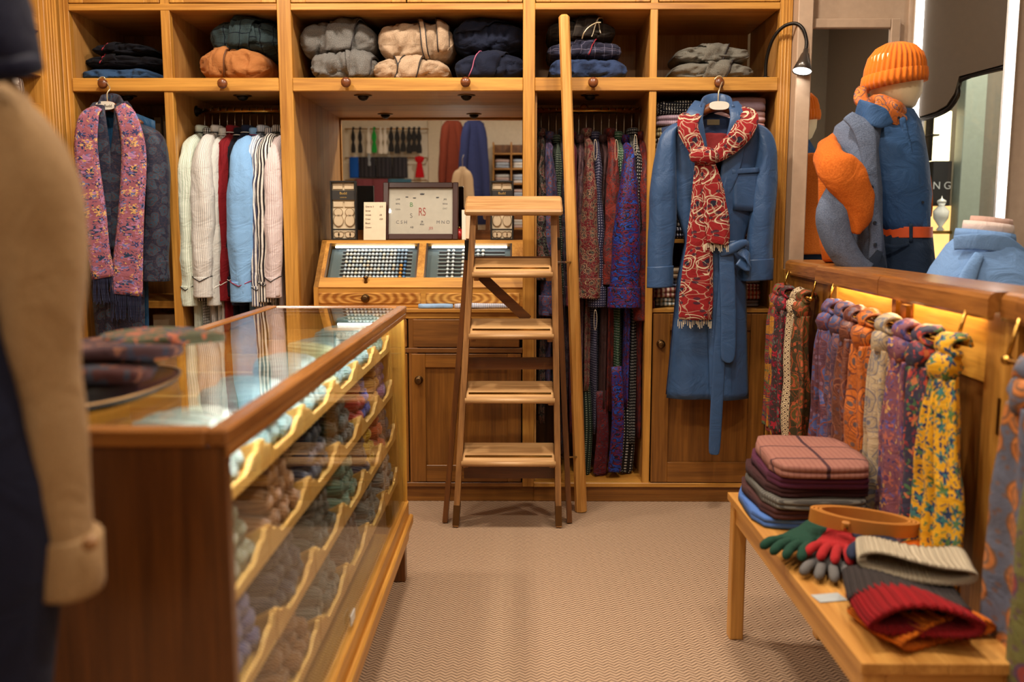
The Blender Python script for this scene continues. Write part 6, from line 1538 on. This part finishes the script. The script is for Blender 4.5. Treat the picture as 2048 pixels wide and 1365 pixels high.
# ================================================================== near left: camel coat and navy knit on a display form
fy = .98
def fp(px, py, dy=0.0): return at(px, py, fy + dy)
CML = cloth('tweed', (140, 110, 76), (164, 132, 94), scale=2.0); NVK = cloth('plain', (24, 24, 42))
cf_ = thing('camel_coat', 'camel wool coat with buttoned cuff hanging at the near left', 'coat', (-.66, 1.0, .2))
def fring(px0, px1, py, ry, dy=0.0): 
    a, b_ = fp(px0, py, dy), fp(px1, py, dy); c = (a + b_) / 2; return ell((c.x, fy + dy, c.z), (1, 0, 0), (0, 1, 0), (b_.x - a.x) / 2, ry, 26, .03, 5, py * .02, 2.2)
mb = MB(); mb.loft([fring(-330, -10, 130, .06, .04), fring(-380, 26, 190, .10, .04), fring(-420, 90, 300, .12, .04), fring(-420, 130, 480, .13, .05), fring(-400, 100, 700, .13, .06), fring(-400, 60, 820, .13, .06)]); jitter(mb, .008, 6, 1); mb.build('body', CML, cf_, smooth=True)
path = [(*fp(-60, 180, -.01), .028, .03), (*fp(4, 262, -.02), .046, .05), (*fp(48, 366, -.03), .053, .055), (*fp(74, 500, -.03), .046, .052), (*fp(80, 700, -.03), .040, .05), (*fp(98, 860, -.03), .034, .046), (*fp(110, 1000, -.03), .036, .044), (*fp(126, 1110, -.03), .033, .042), (*fp(134, 1165, -.03), .030, .04)]
sl_ = sleeve_mesh(path, 2).build('sleeve', CML, cf_, smooth=True)
MB().loft([ell(tuple(fp(px, py, -.03)), (1, 0, -.12), (0, 1, 0), r, .044, 24) for px, py, r in ((124, 1062, .0385), (126, 1066, .040), (137, 1166, .036), (138, 1176, .033))]).build('cuff', CML, cf_, smooth=True)
MB().lathe([(.001, -.005), (.007, -.004), (.008, 0), (.007, .003), (.001, .004)], fp(180, 1088, -.068), 'y', 14).build('button', plain('horn_button', s2l(150, 104, 60), .35), cf_, smooth=True)
nk = thing('navy_knit', 'dark navy knitted hood resting on the camel coat shoulders', 'knitwear', (-.62, .98, 1.4))
mb = MB(); mb.loft([fring(-330, 66, 136, .08, .03), fring(-340, 70, 120, .09, .03), fring(-330, 60, 80, .09, .03), fring(-300, 38, 0, .085, .03), fring(-280, 8, -80, .08, .03), fring(-240, -50, -160, .06, .03)]); jitter(mb, .006, 9, 2); mb.build('hood', NVK, nk, smooth=True)
mb = MB(); band(mb, [tuple(fp(-60, 150, -.065)), tuple(fp(20, 140, -.07)), tuple(fp(66, 128, -.04))], (0, 0, 1), .02, .012); mb.build('hem_band', NVK, nk, smooth=True)
nt_ = thing('navy_trousers', 'dark navy wool trousers below the camel coat at near left', 'trousers', (-.6, .9, .1))
gy = .92
def gp(px, py): return at(px, py, gy)
mb = MB(); rings = []
for px0, px1, py in ((-300, 0, 560), (-290, 30, 700), (-280, 70, 850), (-280, 98, 960), (-280, 106, 1080), (-280, 104, 1200), (-280, 92, 1400), (-280, 80, 1560)):
    a, b_ = gp(px0, py), gp(px1, py); c = (a + b_) / 2; rings.append(ell((c.x, gy, c.z), (1, 0, 0), (0, 1, 0), (b_.x - a.x) / 2, .07, 26, .04, 5, py * .02, 2.3))
mb.loft(rings); jitter(mb, .006, 7, 3); mb.build('leg', cloth('plain', (30, 32, 50)), nt_, smooth=True)
st_ = thing('display_stand', 'black metal stand carrying the coat display at near left', 'stand', (-.68, 1.0, 0))
MB().lathe([(.16, 0), (.16, .012), (.03, .02), (.014, .03), (.014, .62)], (-.72, 1.04, 0.001), n=22).build('pole', DARKM, st_, smooth=True)

# ================================================================== slotted shirt shelves on the left wall
us = thing('shirt_shelves', 'oak slotted shirt shelving along the left wall', 'shelving', (-2.18, 3.1, 0))
SX0, SX1 = -2.39, -1.985
ystile = (3.70, 3.99)
bx('stile', OZ, us, SX1 - .03, SX1, 3.875, 3.985, 0, TOPZ, .003)
for k in range(4): MB().tube([(SX1, 3.90 + k * .023, .05), (SX1, 3.90 + k * .023, TOPZ - .03)], .004, 6).build('reed', OZ, us, smooth=True)
bx('side_panel', PZ, us, SX0, SX1 - .03, 3.94, 3.96, 0, TOPZ, .002)
for yy in (3.858, 3.15, 2.55, 1.95): bx('divider_panel', wood('oak', 'z'), us, SX0, SX1 - .012, yy, yy + .016, 0, TOPZ, .002)
for k in range(13):
    z = .26 + k * .182
    if z > TOPZ - .1: break
    for y0, y1 in ((3.17, 3.858), (2.57, 3.15), (1.97, 2.55)):
        MB().add([(SX0, y0, z + .06), (SX1 - .03, y0, z), (SX1 - .03, y1, z), (SX0, y1, z + .06), (SX0, y0, z + .07), (SX1 - .03, y0, z + .01), (SX1 - .03, y1, z + .01), (SX0, y1, z + .07)], [(0, 1, 2, 3), (7, 6, 5, 4), (0, 4, 5, 1), (1, 5, 6, 2), (2, 6, 7, 3), (3, 7, 4, 0)]).build('shelf_board', OY, us)
        bx('lip_board', OY, us, SX1 - .035, SX1 - .018, y0, y1, z - .022, z + .045, .003)
        if y0 > 3 and 1.4 < z < 2.2: folded('folded_shirt', '%s folded shirt in the slotted left shelves' % {8: 'brown striped', 9: 'grey striped', 7: 'pale blue', 10: 'white', 6: 'cream'}.get(k, 'blue'), 'shirt', SX1 - .33, SX1 - .045, y0 + .3, y1 - .04, z + .075, .07, ST((210, 196, 182), (120, 100, 90), 1.6) if k % 2 == 0 else ST((200, 204, 210), (120, 124, 140), 1.6), 2, k, 'shirts in the left shelves')

# ================================================================== pocket squares on a dark tray, on the counter
KT = KZ + .0005
ty = thing('oval_tray', 'black oval tray holding folded pocket squares on the counter', 'tray', (-.72, 1.44, KT))
MB().loft([ell((-.72, 1.44, KT + dz), (1, 0, 0), (0, 1, 0), a, b_, 40, sq=2.4) for dz, a, b_ in ((.0, .125, .20), (.006, .135, .21), (.014, .14, .215), (.014, .132, .207), (.008, .125, .20))]).build('dish', plain('black_lacquer', s2l(22, 18, 18), .25), ty, smooth=True)
MB().loft([ell((-.72, 1.44, KT + .014), (1, 0, 0), (0, 1, 0), .14, .215, 40, sq=2.4), ell((-.72, 1.44, KT + .016), (1, 0, 0), (0, 1, 0), .141, .216, 40, sq=2.4), ell((-.72, 1.44, KT + .016), (1, 0, 0), (0, 1, 0), .136, .211, 40, sq=2.4)], cap=False).build('rim', plain('gilt_rim', s2l(170, 130, 80), .35, .6), ty, smooth=True)
sq_ = [('dark brown printed', cloth('floral', (48, 30, 28), (92, 54, 40), (52, 66, 62), scale=.8, rough=.85), -.80, 1.66, .0, .012), ('burgundy printed', cloth('floral', (62, 34, 32), (104, 64, 48), (50, 50, 58), scale=.7, rough=.85), -.72, 1.60, .3, .016), ('teal and rust printed', cloth('floral', (44, 44, 50), (150, 84, 46), (50, 96, 92), (90, 50, 42), scale=.8, rough=.85), -.74, 1.70, -.2, .02), ('plum printed', cloth('floral', (62, 42, 44), (110, 72, 56), (50, 50, 62), scale=.7, rough=.85), -.70, 1.66, .5, .014), ('olive green printed', cloth('floral', (72, 72, 54), (150, 84, 60), (60, 60, 72), scale=.9, rough=.85), -.66, 1.74, .7, .012)]
z = KT + .017
for i, (nm, mt_, x, y, rz, h) in enumerate(sq_):
    folded('pocket_square', '%s silk pocket square in the oval tray pile' % nm, 'pocket square', x - .07, x + .12, y - .25, y - .07, z, h * 1.5, mt_, 1, 80 + i, 'pocket squares on the counter', rot=rz, groove=.004, bulge=.9); z += h * .85

# pale string loops of swing tickets on the gowns, wire hook on the pole shelf
STRG = plain('pale_string', s2l(206, 186, 156), .7)
for i, (px, py, y) in enumerate(((1232, 300, 4.03), (1270, 290, 4.04), (1190, 300, 4.02), (1190, 640, 4.0), (1120, 600, 4.0))):
    c = at(px, py, y); loop = [(c.x + .009 * math.sin(a) * (1 if a < PI else .5), c.y, c.z + .045 * math.cos(a)) for a in [2 * PI * k / 14 for k in range(15)]]
    tag(MB().tube(loop, .0009, 5).build('ticket_string', STRG, None, smooth=True), 'pale looped ticket string hanging on the %s gown' % ['green dotted', 'black dotted', 'bright red', 'navy dotted lower', 'slate blue lower'][i], 'string')
c = at(1150, 82, 4.03)
hk = [at(1164, 78, 4.04), at(1168, 66, 4.03), at(1178, 54, 4.03), at(1192, 46, 4.03), at(1202, 45, 4.03)]
tag(MB().tube(spline([tuple(p) for p in hk], 4), .0028, 6).build('wire_hook', plain('pale_wire', s2l(214, 196, 160), .3, .7), None, smooth=True), 'pale wire hanger hook sticking up from the checked robes', 'hook')
# ================================================================== the shop behind the camera, seen in the desk mirror
VM = 2 * DB
def mir(px, py, y):
    """place at depth y (behind the camera) that the desk mirror shows at this pixel"""
    p = at(px, py, VM - y); return Vector((p.x, y, p.z))
yw = YB
# brass tie rails on the far wall
def rail_thing(px0, px1, py, y, label):
    a, b_ = mir(px0, py, y), mir(px1, py, y)
    t = thing('tie_rail', label, 'rail', (a + b_) / 2)
    MB().tube([a, b_], .008, 8).build('bar', BRASS, t, smooth=True)
    for p in (a, b_): MB().tube([p, (p.x, YB + .001, p.z)], .007, 8).build('bracket', BRASS, t, smooth=True)
    return a, b_
yr_ = YB + .12
rail_thing(690, 855, 258, yr_, 'upper brass bow tie rail reflected in the desk mirror')
rail_thing(690, 853, 316, yr_, 'middle brass rail of sashes reflected in the desk mirror')
rail_thing(690, 853, 361, yr_, 'lower brass rail of cloth reflected in the desk mirror')
def bow_tie(label, px, py0, py1, w, mat, y=yr_):
    p0, p1 = mir(px, py0, y + .02), mir(px, py1, y + .02)
    t = thing('bow_tie', label, 'bow tie', p1, 'hanging bow ties in the mirror')
    H_ = p0.z - p1.z
    mb = MB(); rings = []
    for f, g in ((0, .35), (.12, .45), (.30, 1.0), (.42, 1.05), (.58, .55), (.70, .95), (.86, 1.15), (.97, 1.05), (1.0, .9)):
        rings.append(ell((p0.x, p0.y + .01, p0.z - H_ * f), (1, 0, 0), (0, 1, 0), w * g, .006, 14))
    mb.loft(rings); mb.build('blade', mat, t, smooth=True)
    MB().loft([ell((p0.x, p0.y - .02, p0.z + dz), (1, 0, 0), (0, 1, 0), w * .5, .03, 14) for dz in (-.015, 0, .012)]).build('neck_loop', mat, t, smooth=True)
BKC = cloth('plain', (48, 46, 46)); GRNC = cloth('plain', (40, 150, 60)); WHC = cloth('plain', (222, 214, 200))
bow_tie('bright green bow tie on the mirrored rail', 748, 256, 306, .030, GRNC)
for i, px in enumerate((737, 761, 770)): bow_tie('white bow tie on the mirrored rail', px, 256, 308, .026, WHC)
for i, px in enumerate((782, 794, 806, 818, 828, 838)): bow_tie('black bow tie in the right bunch on the mirrored rail', px, 256, 304 + 3 * (i % 2), .032, BKC)
for px in (706, 720): bow_tie('black bow tie at the left end of the mirrored rail', px, 256, 306, .026, BKC)
bow_tie('silver grey bow tie on the middle mirrored rail', 738, 306, 332, .02, cloth('plain', (150, 156, 162)))
def sash(label, px0, px1, py0, py1, mat, y=yr_, name='hanging_cloth'):
    a, b_ = mir(px0, py1, y + .03), mir(px1, py0, y + .03); w = b_.x - a.x
    mb = MB(); rings = []
    for f in (0, .04, .1, .5, .9, 1.0):
        rings.append(ell(((a.x + b_.x) / 2, y + .01, b_.z + (a.z - b_.z) * f), (1, 0, 0), (0, 1, 0), w / 2, .022, 26, .25, 9, f))
    mb.loft(rings); tag(mb.build(name, mat, None, smooth=True), label, 'cloth', 'cloths on the mirrored rails')
sash('royal blue sash on the mirrored middle rail', 699, 716, 314, 356, cloth('plain', (30, 84, 170)))
for i, (p0, p1) in enumerate(((718, 750), (752, 783), (785, 814))): sash('%s black sash on the mirrored middle rail' % ['left', 'middle', 'right'][i], p0, p1, 314, 356, cloth('stripe', (44, 42, 46), (60, 58, 62), scale=.4))
for i, (p0, p1) in enumerate(((712, 745), (746, 775))): sash('%s dusky maroon cloth on the lowest mirrored rail' % ['left', 'right'][i], p0, p1, 358, 450, cloth('plain', (128, 68, 74)))
sash('teal cloth on the lowest mirrored rail', 777, 822, 358, 450, cloth('plain', (70, 110, 128)))
t = thing('red_cravat', 'bright red knotted cravat on the mirrored rail end', 'cravat', mir(839, 358, yr_))
c = mir(839, 322, yr_ + .03)
MB().loft([ell((c.x, c.y, c.z + dz), (1, 0, 0), (0, 1, 0), w, w * .6, 18, .1, 5) for dz, w in ((.06, .02), (.05, .055), (.02, .06), (-.01, .045), (-.025, .03))]).build('knot', cloth('plain', (190, 28, 34)), t, smooth=True)
MB().loft([ell((c.x, c.y, c.z + dz), (1, 0, 0), (0, 1, 0), w, .02, 18, .25, 6) for dz, w in ((-.02, .03), (-.08, .04), (-.2, .06), (-.21, .055))]).build('tail', cloth('plain', (190, 28, 34)), t, smooth=True)
# white pilaster and hanging jackets
p = mir(875, 300, YB + .06); struct('trim_7', MB().box(mir(857, 300, YB).x, mir(884, 300, YB).x, YB, YB + .05, 0, CEIL, .004), plain('pilaster_paint', s2l(206, 188, 160), .6))
def hung_jacket(label, px, w, py0, py1, mat, y, cat='jacket'):
    a, b_ = mir(px, py0, y), mir(px, py1, y); t = thing('hung_jacket', label, cat, b_, 'jackets in the mirror'); H_ = a.z - b_.z
    MB().loft([ell((a.x + w * .12 * f, y, a.z - H_ * f), (1, 0, 0), (0, 1, 0), w * g, .06 * g + .02, 26, .12, 7, f * 3, 2.3) for f, g in ((0, .22), (.02, .34), (.05, .62), (.12, .72), (.35, .78), (.7, .92), (1.0, 1.05))]).build('body', mat, t, smooth=True)
    for s_ in (-1, 1):
        x = a.x + s_ * w * .5
        sleeve_mesh([(x - s_ * w * .2, y + .03, a.z - H_ * .05, .03, .03), (x, y + .05, a.z - H_ * .14, .055, .05), (x + s_ * w * .22, y + .06, a.z - H_ * .5, .05, .05), (x + s_ * w * .3, y + .06, a.z - H_ * .85, .045, .045)], s_ + 2).build('sleeve', mat, t, smooth=True)
    MB().tube([(a.x, y, a.z - .02), (a.x, y, a.z + .1), (a.x + .015, y, a.z + .13)], .003, 6).build('hook', STEEL, t, smooth=True)
hung_jacket('rust brown jacket reflected in the desk mirror', 905, .17, 236, 430, cloth('plain', (112, 50, 34)), -2.1)
hung_jacket('navy blue jacket reflected in the desk mirror', 948, .19, 236, 450, cloth('plain', (48, 54, 92)), -2.0)
hung_jacket('oatmeal jacket reflected beside the monogram frame', 925, .13, 334, 520, cloth('plain', (186, 158, 124)), -1.2)
# cubbyhole shirt shelves
a, b_ = mir(982, 480, -2.3), mir(1090, 225, -2.3)
cb = thing('cubby_shelves', 'oak pigeonhole shelves of folded shirts seen in the mirror', 'shelving', ((a.x + b_.x) / 2, -2.45, 0))
cx0 = mir(985, 300, -2.3).x; cw = mir(1026, 300, -2.3).x - mir(990, 300, -2.3).x
for k in range(4): bx('upright', OZ, cb, cx0 + k * cw, cx0 + k * cw + .018, -2.68, -2.3, 0, 2.3, .002)
zs_ = [.5 + .185 * k for k in range(10)]
for z in zs_: bx('shelf_board', OX, cb, cx0, cx0 + 3 * cw + .018, -2.68, -2.3, z - .015, z, .001)
bx('back_panel', SZ, cb, cx0, cx0 + 3 * cw, -2.69, -2.68, 0, 2.3, 0)
rowc = ['lowest', 'second', 'third', 'fourth', 'fifth', 'sixth', 'seventh', 'eighth', 'ninth']
cc = [(206, 206, 204), (190, 200, 214), (222, 214, 206), (200, 176, 170), (170, 180, 196)]; cn_ = ['white', 'pale blue', 'cream', 'pale pink', 'steel blue']
for r_ in range(4, 9):
    for k in range(2):
        z = zs_[r_] + .001
        for j in range(3):
            q = (r_ * 3 + k + j * 2) % 5
            folded('folded_shirt', '%s folded shirt in the mirrored pigeonholes, row %s, %s column' % (cn_[q], rowc[r_], ['first', 'second'][k]), 'shirt', cx0 + k * cw + .025, cx0 + (k + 1) * cw - .008, -2.6, -2.315, z, .035, cloth('plain', cc[q]), 1, r_ + j, 'shirts in the mirrored pigeonholes').rotation_euler = (0, 0, PI); z += .037
for o in bpy.data.objects:
    if '_w' in o: del o['_w']
